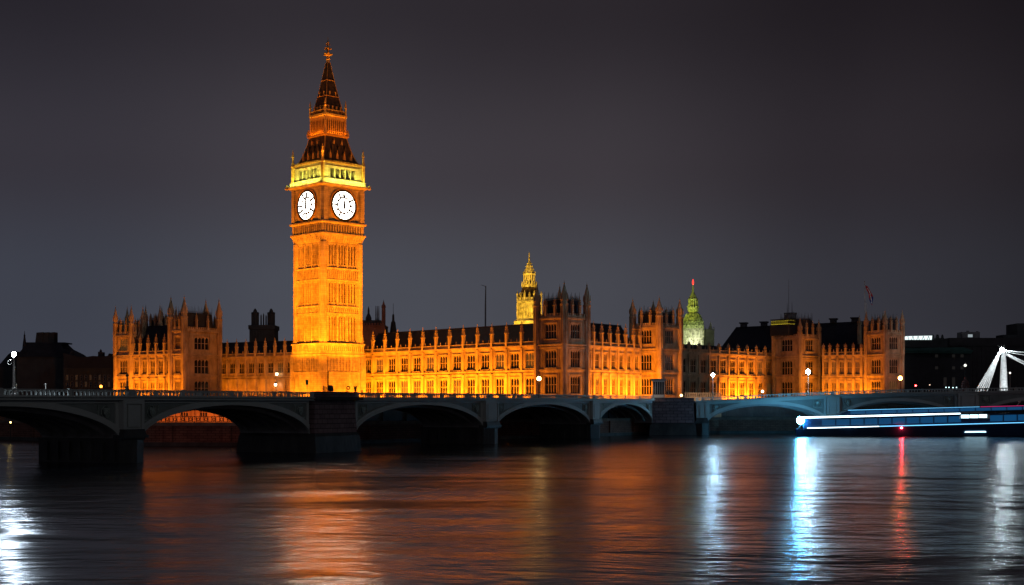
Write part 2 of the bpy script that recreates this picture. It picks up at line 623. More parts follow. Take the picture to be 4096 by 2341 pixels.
def wing(name, label, p0, p1, bays, zc=19.5, zs=13.95, depth=10.0, pinn=5.6, ridge=24.6, win_w=.58, lower=(8.6, 12.5), upper=(14.5, 18.2),
         mat=None, lit=(), pin_w=.62, pin_every=1, cat="palace wing", stub=False):
    mat = mat or STONE
    p0, p1 = Vector((p0[0], p0[1], 0)), Vector((p1[0], p1[1], 0))
    d = p1 - p0
    L = d.length
    root = thing(name, label, cat, (p0.x, p0.y, GZ), math.atan2(d.y, d.x), "wings of the floodlit palace")
    g = GZ
    bw = L / bays
    ww = min(2.9, bw * win_w)
    holes = []
    for i in range(bays):
        xc = bw * (i + .5)
        holes += [(xc - ww / 2, xc + ww / 2, lower[0] - g, lower[1] - g), (xc - ww / 2, xc + ww / 2, upper[0] - g, upper[1] - g)]
    w = MB()
    w.holed(0, L, 0, zc - g, holes, .40)
    w.add([(0, 0, 0), (0, depth, 0), (0, depth, zc - g), (0, 0, zc - g)], [(0, 3, 2, 1)])
    w.add([(L, 0, 0), (L, depth, 0), (L, depth, zc - g), (L, 0, zc - g)], [(0, 1, 2, 3)])
    w.add([(0, depth, 0), (L, depth, 0), (L, depth, zc - g), (0, depth, zc - g)], [(0, 3, 2, 1)])
    skip = [(h[0] - .1, h[1] + .1) for h in holes]
    facade_detail(w, Matrix(), L, lower[0] - g - .3, zs - g - .7, bays, .55, .06, skip)
    facade_detail(w, Matrix(), L, zs - g + .45, zc - g - .35, bays, .55, .06, skip)
    w.M = Matrix()
    for h in holes:      # sills and hood moulds, carved panel under the upper windows
        w.box(h[0] - .2, h[1] + .2, -.14, .02, h[3] + .06, h[3] + .24)
        w.box(h[0] - .12, h[1] + .12, -.18, .02, h[2] - .22, h[2] - .02)
    w.build("wall", mat, root)
    for k, h in enumerate(holes):
        window(root, T(h[0], .12, h[2]), h[1] - h[0], h[3] - h[2], 2, 1, lit=k in lit)
    s = MB()
    s.box(-.02, L + .02, -.30, .05, zs - g - .18, zs - g + .22)
    s.box(-.02, L + .02, -.20, .05, zs - g - .55, zs - g - .40)
    s.build("string_course", mat, root)
    c = MB()
    c.box(-.02, L + .02, -.45, .3, zc - g, zc - g + .28)
    c.box(-.02, L + .02, -.25, .3, zc - g - .3, zc - g - .003)
    c.build("cornice", mat, root)
    q = MB()
    q.box(0, L, -.22, .12, zc - g + .283, zc - g + .42)
    q.box(0, L, -.24, .14, zc - g + 1.0, zc - g + 1.14)
    n = int(L / .42)
    for k in range(n):
        x = L * (k + .5) / n
        q.box(x - .11, x + .11, -.16, .06, zc - g + .423, zc - g + .997)
    for k in range(int(L / 1.9)):
        x = L * (k + .5) / int(L / 1.9)
        q.lathe([(.13, zc - g + 1.143), (.10, zc - g + 1.55), (.16, zc - g + 1.6), (.03, zc - g + 1.95)], 4, (x, -.05))
    q.build("parapet", mat, root)
    bt = MB()
    for i in range(bays + 1):
        x = min(max(bw * i, .4), L - .4)
        bt.box(x - .34, x + .34, -.42, .02, 0, zs - g - .6)
        bt.box(x - .28, x + .28, -.36, .02, zs - g + .25, zc - g - .31)
    bt.build("buttress", mat, root)
    pm = pinnacle_mesh(pinn, pin_w, mat)
    for i in range(0, bays + 1, pin_every):
        link("pinnacle", pm, root, T(min(max(bw * i, .4), L - .4), -.12, zc - g + .29))
    r = MB()
    ze, zr = zc - g + .25, ridge - g
    r.add([(0, 1.4, ze), (L, 1.4, ze), (L, depth / 2 + .5, zr), (0, depth / 2 + .5, zr), (L, depth, ze), (0, depth, ze)],
          [(0, 1, 2, 3), (3, 2, 4, 5), (0, 3, 5), (1, 4, 2)])
    r.box(0, L, .1, depth, ze - .3, ze - .02)
    r.box(0, L, depth / 2 + .42, depth / 2 + .58, zr - .02, zr + .25)
    r.build("roof", SLATE, root)
    return root, L


def pavilion(name, label, corner, rz, w1, w2, ztop=25.4, tips=33.5, zc=19.5, zs=13.95, mat=None, turret_r=.80, roof=28.3, floors=None, wfrac=.42,
             cres=True, group="square pavilion towers of the palace", back_turret=True, crown=None):
    """square tower; local origin = near corner, +x along the right face, +y along the left face"""
    mat = mat or STONE
    root = thing(name, label, "tower", (corner[0], corner[1], GZ), rz, group)
    g = GZ
    floors = floors or [(8.7, 12.7), (14.5, 18.4), (20.9, 24.3)]
    Mr = Matrix()
    Ml = T(0, w2, 0) @ RZ(-math.pi / 2)
    Mb_ = T(w1, w2, 0) @ RZ(math.pi)
    Mri = T(w1, 0, 0) @ RZ(math.pi / 2)
    w, c, q = MB(), MB(), MB()
    for M, L, seen in ((Mr, w1, 1), (Ml, w2, 1), (Mb_, w1, 0), (Mri, w2, 0)):
        ww = L * wfrac
        holes = [(L / 2 - ww / 2, L / 2 + ww / 2, a - g, b - g) for a, b in floors] if seen else []
        w.M = M
        w.holed(0, L, 0, ztop - g, holes, .4)
        for h in holes:
            w.box(h[0] - .25, h[1] + .25, -.16, .02, h[3] + .08, h[3] + .30)
            w.box(h[0] - .15, h[1] + .15, -.2, .02, h[2] - .25, h[2] - .03)
            window(root, M @ T(h[0], .12, h[2]), h[1] - h[0], h[3] - h[2], 3, 1)
        if seen:
            facade_detail(w, M, L, 4.4, zs - g - .7, 1, .5, .07, [(L / 2 - ww / 2 - .2, L / 2 + ww / 2 + .2)])
            facade_detail(w, M, L, zs - g + .4, zc - g - .8, 1, .5, .07, [(L / 2 - ww / 2 - .2, L / 2 + ww / 2 + .2)])
            facade_detail(w, M, L, zc - g + .7, ztop - g - .3, 1, .5, .07, [(L / 2 - ww / 2 - .2, L / 2 + ww / 2 + .2)])
        w.M = M
        q.M = M
        q.box(0, L, -.28, .08, ztop - g + .18, ztop - g + .62)
        nn = int(L / .7)
        for k in range(nn):
            x = L * (k + .5) / nn
            q.box(x - .2, x + .2, -.22, .04, ztop - g + .623, ztop - g + 1.15)
    w.build("wall", mat, root)
    for z, e, t in ((zs, .24, .4), (zc - .55, .22, .3), (zc + .05, .42, .32), (ztop, .40, .35)):
        c = MB()
        zz = z - g
        o_ = [(-e, -e), (w1 + e, -e), (w1 + e, w2 + e), (-e, w2 + e)]
        i_ = [(.03, .03), (w1 - .03, .03), (w1 - .03, w2 - .03), (.03, w2 - .03)]
        c.rings([[(x, y, k) for x, y in p_] for p_, k in ((i_, zz - t / 2 - .06), (o_, zz - t / 2), (o_, zz + t / 2), (i_, zz + t / 2 + .06))], cap=False)
        c.build("cornice", mat, root)
    q.build("parapet", mat, root)
    tm = turret_mesh(tips - zc, turret_r, mat)
    for x, y in ((0, 0), (w1, 0), (0, w2), (w1, w2)):
        if (x, y) == (w1, w2) and not back_turret:
            continue
        link("turret", tm, root, T(x, y, zc - g + .2))
    for x, y in ((0, 0), (w1, 0), (0, w2)):
        lower = MB()
        lower.lathe([(turret_r * .95, 0), (turret_r * .95, zc - g + .2)], 8, (x, y), math.pi / 8)
        lower.build("corner_shaft", mat, root)
    pm = pinnacle_mesh(4.4, .5, mat)
    for M, L in ((Mr, w1), (Ml, w2), (Mb_, w1), (Mri, w2)):
        for f in (.34, .67):
            link("pinnacle", pm, root, M @ T(L * f, -.05, ztop - g + .6))
    r = MB()
    zr = roof - g
    i = .9
    zb = ztop - g + .1
    x0, x1, y0, y1 = i, w1 - i, i, w2 - i
    a, b = w1 * .15, w2 * .15
    r.rings([[(x0, y0, zb), (x1, y0, zb), (x1, y1, zb), (x0, y1, zb)], [(a, b, zr), (w1 - a, b, zr), (w1 - a, w2 - b, zr), (a, w2 - b, zr)]])
    r.build("roof", SLATE, root)
    if cres:
        k_ = MB()
        for M, La, off in ((Matrix(), w1, b), (Ml, w2, a), (Mb_, w1, b), (Mri, w2, a)):
            k_.M = M
            s0 = (a if La == w1 else b)
            n = int((La - 2 * s0) / .45) + 1
            for j in range(n + 1):
                x = s0 + (La - 2 * s0) * j / n
                hh = .9 if j % 3 else 1.8
                k_.tube((x, off, zr - .05), (x, off, zr + hh + random.uniform(-.2, .3)), .07, .02, 4)
            k_.box(s0, La - s0, off - .04, off + .04, zr + .3, zr + .4)
        k_.build("cresting", IRON, root)
    return root


# ------------------------------------------------------------------ the clock tower
TC = Vector(((1312 - 2048) / F * 350, 350, GZ))
TROT = R(44)


NICHE = principled("painted niche shade", (.10, .07, .045), .9)  # dark colour that paints the shade of recesses in the tower bands


def clock_tower():
    root = thing("clock_tower", "tall orange lit gothic clock tower with white clock faces and dark spire", "clock tower", TC, TROT)
    g = GZ
    FM = [RZ(k * math.pi / 2) for k in range(4)]

    def sq(m, prof):
        m.M = Matrix()
        m.square([(h, z - g) for h, z in prof])
    # base
    m = MB()
    sq(m, [(6.75, g), (6.75, 4.6), (6.55, 4.9), (6.5, 14.2), (6.62, 14.25), (6.62, 14.5), (6.5, 14.55), (6.5, 18.3), (6.72, 18.45), (6.72, 18.8), (6.5, 18.95), (6.42, 19.1)])
    for M in FM:
        m.M = M
        for k in range(11):
            x = -4.8 + .96 * k
            m.box(x - .14, x + .14, -6.62, -6.45, 14.6 - g, 18.0 - g)
        for sx in (-1, 1):
            m.box(sx * 6.0 - .75, sx * 6.0 + .75, -6.78, -6.2, .01, 18.2 - g)
    m.build("base", STONE_T, root)
    # base band and ledges
    m = MB()
    sq(m, [(6.42, 19.1), (6.42, 21.15), (6.66, 21.2), (6.66, 21.5), (6.05, 21.6)])
    for M in FM:
        m.M = M
        n = 21
        for k in range(n):
            x = -6.1 + 12.2 * k / (n - 1)
            m.box(x - .13, x + .13, -6.56, -6.40, 19.3 - g, 21.0 - g)
        m.box(-6.5, 6.5, -6.55, -6.40, 19.12 - g, 19.3 - g)
    ob = m.build("frieze", STONE_T, root)
    for M in FM:
        m = MB(M)
        for k in range(20):
            x = -6.1 + 12.2 * (k + .5) / 20
            m.box(x - .12, x + .12, -6.45, -6.3, 19.6 - g, 20.7 - g)
        m.build("niche_shade", NICHE, ob)  # dark blocks stand in for the shaded gaps between ribs
    # shaft: three storeys of tall blind slits between ornamental bands
    sh, slit = MB(), MB()
    H = 5.85
    tiers = [(21.6, 28.7), (30.9, 37.0), (40.3, 46.4)]
    for M in FM:
        sh.M = M
        holes = []
        for za, zb in tiers:
            for gq in range(3):
                for k in range(3):
                    xc = -3.0 + 3.0 * gq + (k - 1) * .86
                    holes.append((xc - .21, xc + .21, za + .7 - g, zb - .6 - g))
        sh.holed(-H, H, 21.6 - g, 46.5 - g, holes, .45, -H)
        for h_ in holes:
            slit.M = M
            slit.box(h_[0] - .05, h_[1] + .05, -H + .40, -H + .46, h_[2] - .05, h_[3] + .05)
        for za, zb in tiers:
            for gq in range(4):
                x = -4.5 + 3.0 * gq
                sh.box(x - .22, x + .22, -H - .22, -H + .02, za - g, zb - g)
            for gq in range(3):
                for k in range(4):
                    x = -3.0 + 3.0 * gq + (k - 1.5) * .86
                    sh.box(x - .09, x + .09, -H - .12, -H + .02, za + .3 - g, zb - .3 - g)
            sh.box(-4.7, 4.7, -H - .16, -H + .02, zb - .3 - g, zb - .05 - g)
    slit.build("slit_shade_back", principled("shaded slit stone", (.07, .05, .035), .9), sh.build("shaft", STONE_T, root))  # dark backing paints the shade inside the slits
    m = MB()
    for sx in (-1, 1):
        for sy in (-1, 1):
            m.M = Matrix()
            m.lathe([(.92, 21.6 - g), (.92, 46.5 - g)], 8, (sx * 5.55, sy * 5.55), math.pi / 8)
    m.build("corner_buttress", STONE_T, root)
    for za, zb in ((28.7, 30.9), (37.0, 40.3)):
        m = MB()
        sq(m, [(6.0, za), (6.18, za + .05), (6.18, za + .35), (6.02, za + .4), (6.02, zb - .5), (6.2, zb - .42), (6.2, zb - .1), (6.0, zb)])
        for M in FM:
            m.M = M
            for k in range(19):
                x = -5.5 + 11 * k / 18
                hz = (zb - za - 1.1)
                m.box(x - .16, x + .16, -6.16, -6.0, za + .5 - g, za + .5 + hz - g)
        ob = m.build("ornamental_band", STONE_T, root)
        for M in FM:
            m = MB(M)
            for k in range(18):
                x = -5.5 + 11 * (k + .5) / 18
                m.box(x - .14, x + .14, -6.05, -5.9, za + .75 - g, za + .3 + hz - g)
            m.build("niche_shade", NICHE, ob)
    # corbelled ledge under the clock stage
    m = MB()
    sq(m, [(5.95, 46.4), (6.05, 46.6), (6.3, 47.6), (6.62, 48.3), (6.75, 48.4), (6.75, 48.75), (6.4, 48.8)])
    for M in FM:
        m.M = M
        for k in range(17):
            x = -5.9 + 11.8 * k / 16
            m.add([(x - .16, -6.05, 46.5 - g), (x + .16, -6.05, 46.5 - g), (x + .16, -6.66, 48.25 - g), (x - .16, -6.66, 48.25 - g),
                   (x - .16, -6.0, 48.25 - g), (x + .16, -6.0, 48.25 - g)], [(0, 1, 2, 3), (0, 3, 4), (1, 5, 2)])
    m.build("corbel_table", STONE_T, root)
    m = MB()
    sq(m, [(6.4, 48.8), (6.4, 51.0), (6.62, 51.05), (6.95, 51.25), (6.95, 51.55), (6.6, 51.6)])
    for M in FM:
        m.M = M
        for k in range(15):
            x = -5.6 + 11.2 * k / 14
            m.box(x - .16, x + .16, -6.58, -6.38, 48.85 - g, 50.9 - g)
    ob = m.build("arcade_band", STONE_T, root)
    for M in FM:
        m = MB(M)
        for k in range(14):
            x = -5.6 + 11.2 * (k + .5) / 14
            m.box(x - .17, x + .17, -6.43, -6.3, 49.2 - g, 50.6 - g)
        m.build("niche_shade", NICHE, ob)
    # clock stage
    m = MB()
    sq(m, [(6.45, 51.6), (6.45, 60.0)])
    for M in FM:
        m.M = M
        for sx in (-1, 1):
            m.box(sx * 5.6 - .62, sx * 5.6 + .62, -6.75, -6.3, 51.65 - g, 59.98 - g)
            m.box(sx * 4.72 - .12, sx * 4.72 + .12, -6.62, -6.3, 51.65 - g, 59.9 - g)
        m.box(-4.6, 4.6, -6.6, -6.42, 51.62 - g, 51.95 - g)
        m.box(-4.6, 4.6, -6.6, -6.42, 59.6 - g, 59.95 - g)
    m.build("clock_stage", STONE_T, root)
    cz = 55.75 - g
    for M in FM:
        d = MB(M)
        n = 40
        rr = 3.40
        d.add([(rr * math.cos(2 * math.pi * i / n), -6.53, cz + rr * math.sin(2 * math.pi * i / n)) for i in range(n)] + [(0, -6.53, cz)],
              [(i, (i + 1) % n, n) for i in range(n)])
        face = d.build("clock_face", E_CLOCK, root)
        fr = MB(M)
        fr.torus((0, -6.52, cz), 4.12, .22, 40, 6)
        fr.build("dial_rim", GILT, face)
        k_ = MB(M)
        k_.torus((0, -6.56, cz), 3.64, .27, 40, 5)
        k_.torus((0, -6.56, cz), 1.95, .25, 36, 5)
        for i in range(12):
            a = math.pi * i / 6
            s_, c_ = math.sin(a), math.cos(a)
            wd = .36
            # Roman numerals as groups of strokes radiating from the centre
            strokes = {0: (-.20, .20), 1: (0,), 2: (-.12, .12), 3: (-.18, .18), 4: (-.1, .1), 5: (0,), 6: (-.08, .10), 7: (-.12, .12), 8: (-.18, .15),
                       9: (-.08, .08), 10: (0,), 11: (-.1, .1)}[i]
            for of in strokes:
                p0 = (s_ * 2.2 + c_ * of, -6.57, cz + c_ * 2.2 - s_ * of)
                p1 = (s_ * 3.25 + c_ * of * 1.2, -6.57, cz + c_ * 3.25 - s_ * of * 1.2)
                k_.tube(p0, p1, wd * .55, wd * .55, 4)
            k_.tube((s_ * 1.95, -6.57, cz + c_ * 1.95), (s_ * 2.4, -6.57, cz + c_ * 2.4), .20, .20, 4)
        k_.build("numeral_ring", IRON, face)
        h = MB(M)
        h.add([(-.30, -6.72, cz - .8), (.34, -6.72, cz - .7), (.46, -6.72, cz + .35), (.12, -6.72, cz + 2.1), (-.34, -6.72, cz + .35), (0, -6.84, cz)], [(0, 1, 5), (1, 2, 5), (2, 3, 5), (3, 4, 5), (4, 0, 5)])
        h.build("hour_hand", IRON, face)
        h = MB(M)
        h.tube((-.04, -6.90, cz - 1.0), (.06, -6.90, cz + 3.1), .26, .16, 5)
        h.build("minute_hand", IRON, face)
    m = MB()
    sq(m, [(6.45, 60.0), (6.9, 60.25), (7.35, 60.55), (7.35, 60.9), (6.3, 60.95)])
    for sx in (-1, 1):
        for sy in (-1, 1):
            m.M = Matrix()
            m.lathe([(.34, 60.2 - g), (.5, 60.5 - g), (.42, 61.0 - g), (.12, 61.5 - g)], 6, (sx * 7.35, sy * 7.35))
    m.build("cornice", STONE_T, root)
    # belfry with seven openings a side, lit yellow from the ledge
    m = MB()
    for M in FM:
        m.M = M
        holes = [(-3.8 + 1.6 * k, -2.6 + 1.6 * k, 62.45 - g, 64.75 - g) for k in range(5)]
        m.holed(-6.0, 6.0, 60.9 - g, 65.8 - g, holes, 1.1, -6.0)
        for k in range(6):
            x = -4.0 + 1.6 * k
            m.box(x - .14, x + .14, -6.14, -5.98, 61.6 - g, 65.15 - g)
        m.box(-5.2, 5.2, -6.16, -5.98, 65.15 - g, 65.35 - g)
        m.box(-5.2, 5.2, -6.2, -5.98, 61.5 - g, 61.7 - g)
    bel = m.build("belfry", STONE_T, root)
    m = MB()
    sq(m, [(4.85, 61.0), (4.85, 65.7)])
    m.build("louvre", IRON, bel)
    m = MB()
    for M in FM:
        m.M = M
        m.box(-6.7, 6.7, -6.95, -6.85, 61.75 - g, 61.9 - g)
        for k in range(24):
            x = -6.5 + 13 * k / 23
            m.box(x - .07, x + .07, -6.94, -6.86, 60.92 - g, 61.75 - g)
            if k % 2:
                m.torus((x, -6.9, 61.3 - g), .24, .05, 8, 4)
    m.build("gallery_railing", STONE_T, root)
    for sx in (-1, 1):
        for sy in (-1, 1):
            m = MB(T(sx * 6.25, sy * 6.25, 0))
            m.lathe([(.5, 60.95 - g), (.5, 65.9 - g), (.62, 66.0 - g), (.5, 66.4 - g), (.3, 67.2 - g), (.22, 68.4 - g), (.4, 68.5 - g), (.12, 69.6 - g), (.05, 70.4 - g)], 6)
            m.ball((0, 0, 69.7 - g), .22, 6, 4)
            m.build("pinnacle", GILT, root)
    # lower roof, concave
    m = MB()
    sq(m, [(6.4, 65.8), (6.4, 66.0), (5.75, 66.15), (5.05, 67.4), (4.45, 68.9), (4.0, 70.4), (3.6, 72.0), (3.35, 73.2)])
    m.build("roof", ROOF_IRON, root)
    m = MB()
    hip = [(5.75, 66.15), (5.05, 67.4), (4.45, 68.9), (4.0, 70.4), (3.6, 72.0), (3.35, 73.2)]
    for sx in (-1, 1):
        for sy in (-1, 1):
            for (h0, z0), (h1, z1) in zip(hip[:-1], hip[1:]):
                m.M = Matrix()
                m.tube((sx * h0, sy * h0, z0 - g), (sx * h1, sy * h1, z1 - g), .14, .14, 5)
    for M in FM:
        m.M = M
        m.box(-6.4, 6.4, -6.5, -6.36, 65.82 - g, 66.2 - g)
        for k in range(30):
            x = -6.2 + 12.4 * k / 29
            m.lathe([(.11, 66.2 - g), (.16, 66.4 - g), (.02, 66.75 - g)], 4, (x, -6.42))
    m.build("roof_trim", GILT, root)
    for M in FM:
        for row, (h, z, xs, s) in enumerate(((4.95, 67.3, (-3.2, -1.1, 1.1, 3.2), 1.0), (4.2, 69.5, (-2, 0, 2), .8), (3.75, 71.2, (-1.2, 1.2), .6))):
            for x in xs:
                m = MB(M @ T(x, -h, z - g))
                a = .34 * s
                m.add([(-a, -.45, 0), (a, -.45, 0), (a, -.45, 1.0 * s), (0, -.45, 1.7 * s), (-a, -.45, 1.0 * s), (-a, .9, 0), (a, .9, 0), (a, .9, 1.0 * s), (0, .9, 1.7 * s), (-a, .9, 1.0 * s)],
                      [(0, 1, 2, 3, 4), (1, 6, 7, 2), (2, 7, 8, 3), (3, 8, 9, 4), (4, 9, 5, 0)])
                m.tube((0, -.45, 1.65 * s), (0, -.45, 2.3 * s), .06, .02, 4)
                m.build("roof_dormer", ROOF_IRON if (row + int(x * 2)) % 2 else GILT, root)
    # lantern stage
    m = MB()
    sq(m, [(3.35, 73.2), (3.75, 73.35), (3.75, 73.75), (3.35, 73.9)])
    m.build("lantern_ledge", GILT, root)
    m = MB()
    for M in FM:
        m.M = M
        for k in range(10):
            x = -2.85 + 5.7 * k / 9
            m.box(x - .13, x + .13, -3.18, -2.9, 73.9 - g, 77.6 - g)
            if k < 9:
                x2 = x + 5.7 / 18
                m.add([(x + .13, -3.12, 77.6 - g), (x + .13, -3.12, 77.0 - g), (x2, -3.12, 77.6 - g)], [(0, 1, 2)])
                m.add([(x2, -3.12, 77.6 - g), (x2 * 2 - x - .13, -3.12, 77.0 - g), (x2 * 2 - x - .13, -3.12, 77.6 - g)], [(0, 1, 2)])
        m.box(-3.1, 3.1, -3.15, -2.85, 77.6 - g, 78.2 - g)
        m.box(-3.1, 3.1, -3.22, -2.85, 74.5 - g, 74.62 - g)
    m.M = Matrix()
    for sx in (-1, 1):
        for sy in (-1, 1):
            m.lathe([(.35, 73.9 - g), (.33, 78.2 - g)], 6, (sx * 3.05, sy * 3.05))
            m.lathe([(.5, 73.9 - g), (.35, 74.6 - g), (.12, 75.3 - g)], 5, (sx * 3.5, sy * 3.5))
    lan = m.build("lantern", GILT, root)
    m = MB()
    sq(m, [(2.2, 73.9), (2.2, 78.1)])
    m.build("lantern_core", ROOF_IRON, lan)
    m = MB()
    sq(m, [(3.1, 78.2), (3.42, 78.4), (3.42, 78.9), (3.0, 79.0)])
    for M in FM:
        m.M = M
        m.box(-3.2, 3.2, -3.25, -3.17, 79.75 - g, 79.9 - g)
        for k in range(15):
            x = -3.1 + 6.2 * k / 14
            m.box(x - .05, x + .05, -3.24, -3.18, 78.98 - g, 79.75 - g)
    m.build("upper_cornice", GILT, root)
    for sx in (-1, 1):
        for sy in (-1, 1):
            m = MB(T(sx * 3.15, sy * 3.15, 0))
            m.lathe([(.3, 78.95 - g), (.28, 80.6 - g), (.38, 80.7 - g), (.2, 81.2 - g), (.26, 81.4 - g), (.06, 82.6 - g)], 5)
            m.build("pinnacle", GILT, root)
    up = [(2.85, 79.0), (2.75, 79.7), (2.3, 81.6), (1.85, 83.8), (1.45, 86.0), (1.05, 88.4), (.68, 90.6), (.42, 92.3)]
    m = MB()
    sq(m, up)
    m.build("spire", ROOF_IRON, root)
    m = MB()
    for sx in (-1, 1):
        for sy in (-1, 1):
            for (h0, z0), (h1, z1) in zip(up[:-1], up[1:]):
                m.M = Matrix()
                m.tube((sx * h0, sy * h0, z0 - g), (sx * h1, sy * h1, z1 - g), .085, .085, 5)
    for h, z in ((1.92, 83.5), (1.2, 87.6)):
        sq(m, [(h, z), (h + .06, z + .05), (h + .06, z + .18), (h - .05, z + .25)])
    for M in FM:
        m.M = M
        for k in range(4):
            m.box(-1.9 + 1.25 * k - .22, -1.9 + 1.25 * k + .22, -2.85, -2.3, 79.8 - g, 81.0 - g)
        for k in range(2):
            m.box(-.9 + 1.8 * k - .15, -.9 + 1.8 * k + .15, -2.0, -1.6, 83.9 - g, 84.8 - g)
    m.build("spire_trim", GILT, root)
    m = MB()
    m.lathe([(.5, 92.2 - g), (.42, 93.0 - g), (.55, 93.1 - g), (.36, 93.9 - g), (.75, 94.1 - g), (.8, 94.5 - g), (.35, 94.8 - g), (.22, 95.4 - g), (.5, 95.7 - g), (.5, 96.0 - g), (.2, 96.3 - g),
             (.14, 97.2 - g), (.3, 97.45 - g), (.1, 97.8 - g), (.04, 98.8 - g)], 8)
    for i in range(6):
        a = i * math.pi / 3
        for z, r, s in ((94.5, .95, .30), (95.9, .75, .24), (97.0, .48, .16)):
            m.ball((r * math.cos(a), r * math.sin(a), z - g + .15 * math.sin(i * 2.3)), s, 6, 4)
            m.tube((0, 0, z - .35 - g), (r * math.cos(a), r * math.sin(a), z - g), .09, .07, 4)
    m.build("finial", GILT, root)
    # small door, drain pipe and downpipe on the base
    m = MB(RZ(0))
    m.box(-5.0, -4.86, -6.86, -6.6, 0, 14.5 - g)
    m.build("downpipe", IRON, root)
    m = MB()
    m.box(5.3, 5.7, -6.84, -6.5, 8.6 - g, 9.9 - g)
    m.build("vent", IRON, root)
    # its floodlights
    Rm = Matrix.Translation(TC) @ RZ(TROT)

    def W(x, y, z):
        return Rm @ Vector((x, y, z - g))
    S, P = SODIUM, 1.0
    nf = Rm.to_3x3() @ Vector((0, -1, 0))
    nl = Rm.to_3x3() @ Vector((-1, 0, 0))
    strip_light(W(-5.5, -13, 4), W(5.5, -13, 4), nf * -1, 1.6, 9000, S)
    strip_light(W(-13, 5.5, 4), W(-13, -5.5, 4), nl * -1, 1.6, 10000, S)
    # lamps on the 19 m ledge graze the shaft
    strip_light(W(-5, -10.4, 18.5), W(5, -10.4, 18.5), nf * -1, 3.2, 4600, S)
    strip_light(W(-10.4, 5, 18.5), W(-10.4, -5, 18.5), nl * -1, 3.2, 5200, S)
    spot(W(-24, -24, 6), W(-6, -6, 28), 300000, S, 40, .9)
    spot(W(6, -34, 8), W(0, -6, 48), 300000, S, 46, 1)
    spot(W(-34, 6, 8), W(-6, 0, 48), 300000, S, 46, 1)
    # belfry lamps on the cornice ledge
    yel = (.92, 1.0, .17)
    strip_light(W(-6, -8.0, 61.05), W(6, -8.0, 61.05), nf * -1, 2.2, 1900, yel, .12)
    strip_light(W(-8.0, 6, 61.05), W(-8.0, -6, 61.05), nl * -1, 2.2, 1900, yel, .12)
    # roof lamps: gilded trim picks out the spire
    spot(W(-2, -22, 58), W(0, -3, 76), 17000, S, 44, 1)
    spot(W(-22, -2, 58), W(-3, 0, 76), 17000, S, 44, 1)
    spot(W(-9, -9, 61), W(0, 0, 95), 38000, (1, .36, .02), 24, 1)
    for n_, (a, b) in ((nf, ((-2.6, -3.6, 73.9), (2.6, -3.6, 73.9))), (nl, ((-3.6, 2.6, 73.9), (-3.6, -2.6, 73.9)))):
        strip_light(W(*a), W(*b), n_ * -1, 2.0, 170, S, .1)
    return root


clock_tower()

# ------------------------------------------------------------------ the palace
def lights_for(p0, p1, n, out=8.5, power=170, up=1.0, z=4.0, color=SODIUM, inset=1.0, spread=180):
    """floodlight row along the foot of a wing; n = outward side normal"""
    a, b = Vector((p0[0], p0[1], z)), Vector((p1[0], p1[1], z))
    d = (b - a)
    u = d.normalized()
    nrm = Vector((u.y, -u.x, 0))
    return strip_light(a + u * inset + nrm * out, b - u * inset + nrm * out, -nrm, up, power * d.length, color, .35, spread)


def P(px, D):
    return ((px - 2048) / F * D, D)


WR0, WR1 = P(1446, 362), P(2150, 314)
wing("palace_wing", "long brightly lit yellow palace wing from the clock tower to the first square tower", WR0, WR1, 13, ridge=24.9)
lights_for(WR0, WR1, None, 6.5, 900)
TA = P(2257, 306.5)
pavilion("pavilion_tower", "dark orange square corner tower at the end of the long bright wing", TA, R(46), 7.6, 8.2, 25.4, 33.6, roof=29.6)
WA0, WA1 = P(2338, 314), P(2562, 333)
wing("palace_wing", "bright yellow palace wing between the two dark orange pavilion towers", WA0, WA1, 7, ridge=25.2)
lights_for(WA0, WA1, None, 6.2, 850)
TB = P(2637, 331)
pavilion("pavilion_tower", "brownish square tower immediately left of the green dome, its left face glowing", TB, R(47), 8.2, 8.0, 24.7, 32.0)
WB0, WB1 = P(2712, 352), P(3128, 391)
wing("palace_wing", "palace wing before the green dome, dark red at its ends, yellow in its middle", WB0, WB1, 11, ridge=21.9, pinn=2.9)
bu = (Vector(WB1) - Vector(WB0)).normalized()
lights_for(tuple(Vector(WB0) + bu * 20), tuple(Vector(WB0) + bu * 38), None, 5.2, 560, spread=95)
TCc = P(3200, 378)
pavilion("pavilion_tower", "square tower with bright yellow cresting under grey rooftop plant and aerials", TCc, R(40), 8.2, 9.0, 24.4, 29.8, turret_r=.6, roof=29.6, crown=1)
WC0, WC1 = P(3288, 379), P(3542, 372)
wing("palace_wing", "short yellow lit palace wing beside the last square tower", WC0, WC1, 8, ridge=22.6, pinn=3.3)
lights_for(WC0, WC1, None, 6.0, 480)
TD = P(3541, 366)
pavilion("pavilion_tower", "square end tower of the palace with an orange lamp glow at its foot", TD, R(24), 5.6, 7.8, 24.9, 31.4, turret_r=.6, roof=28.6, wfrac=.5)

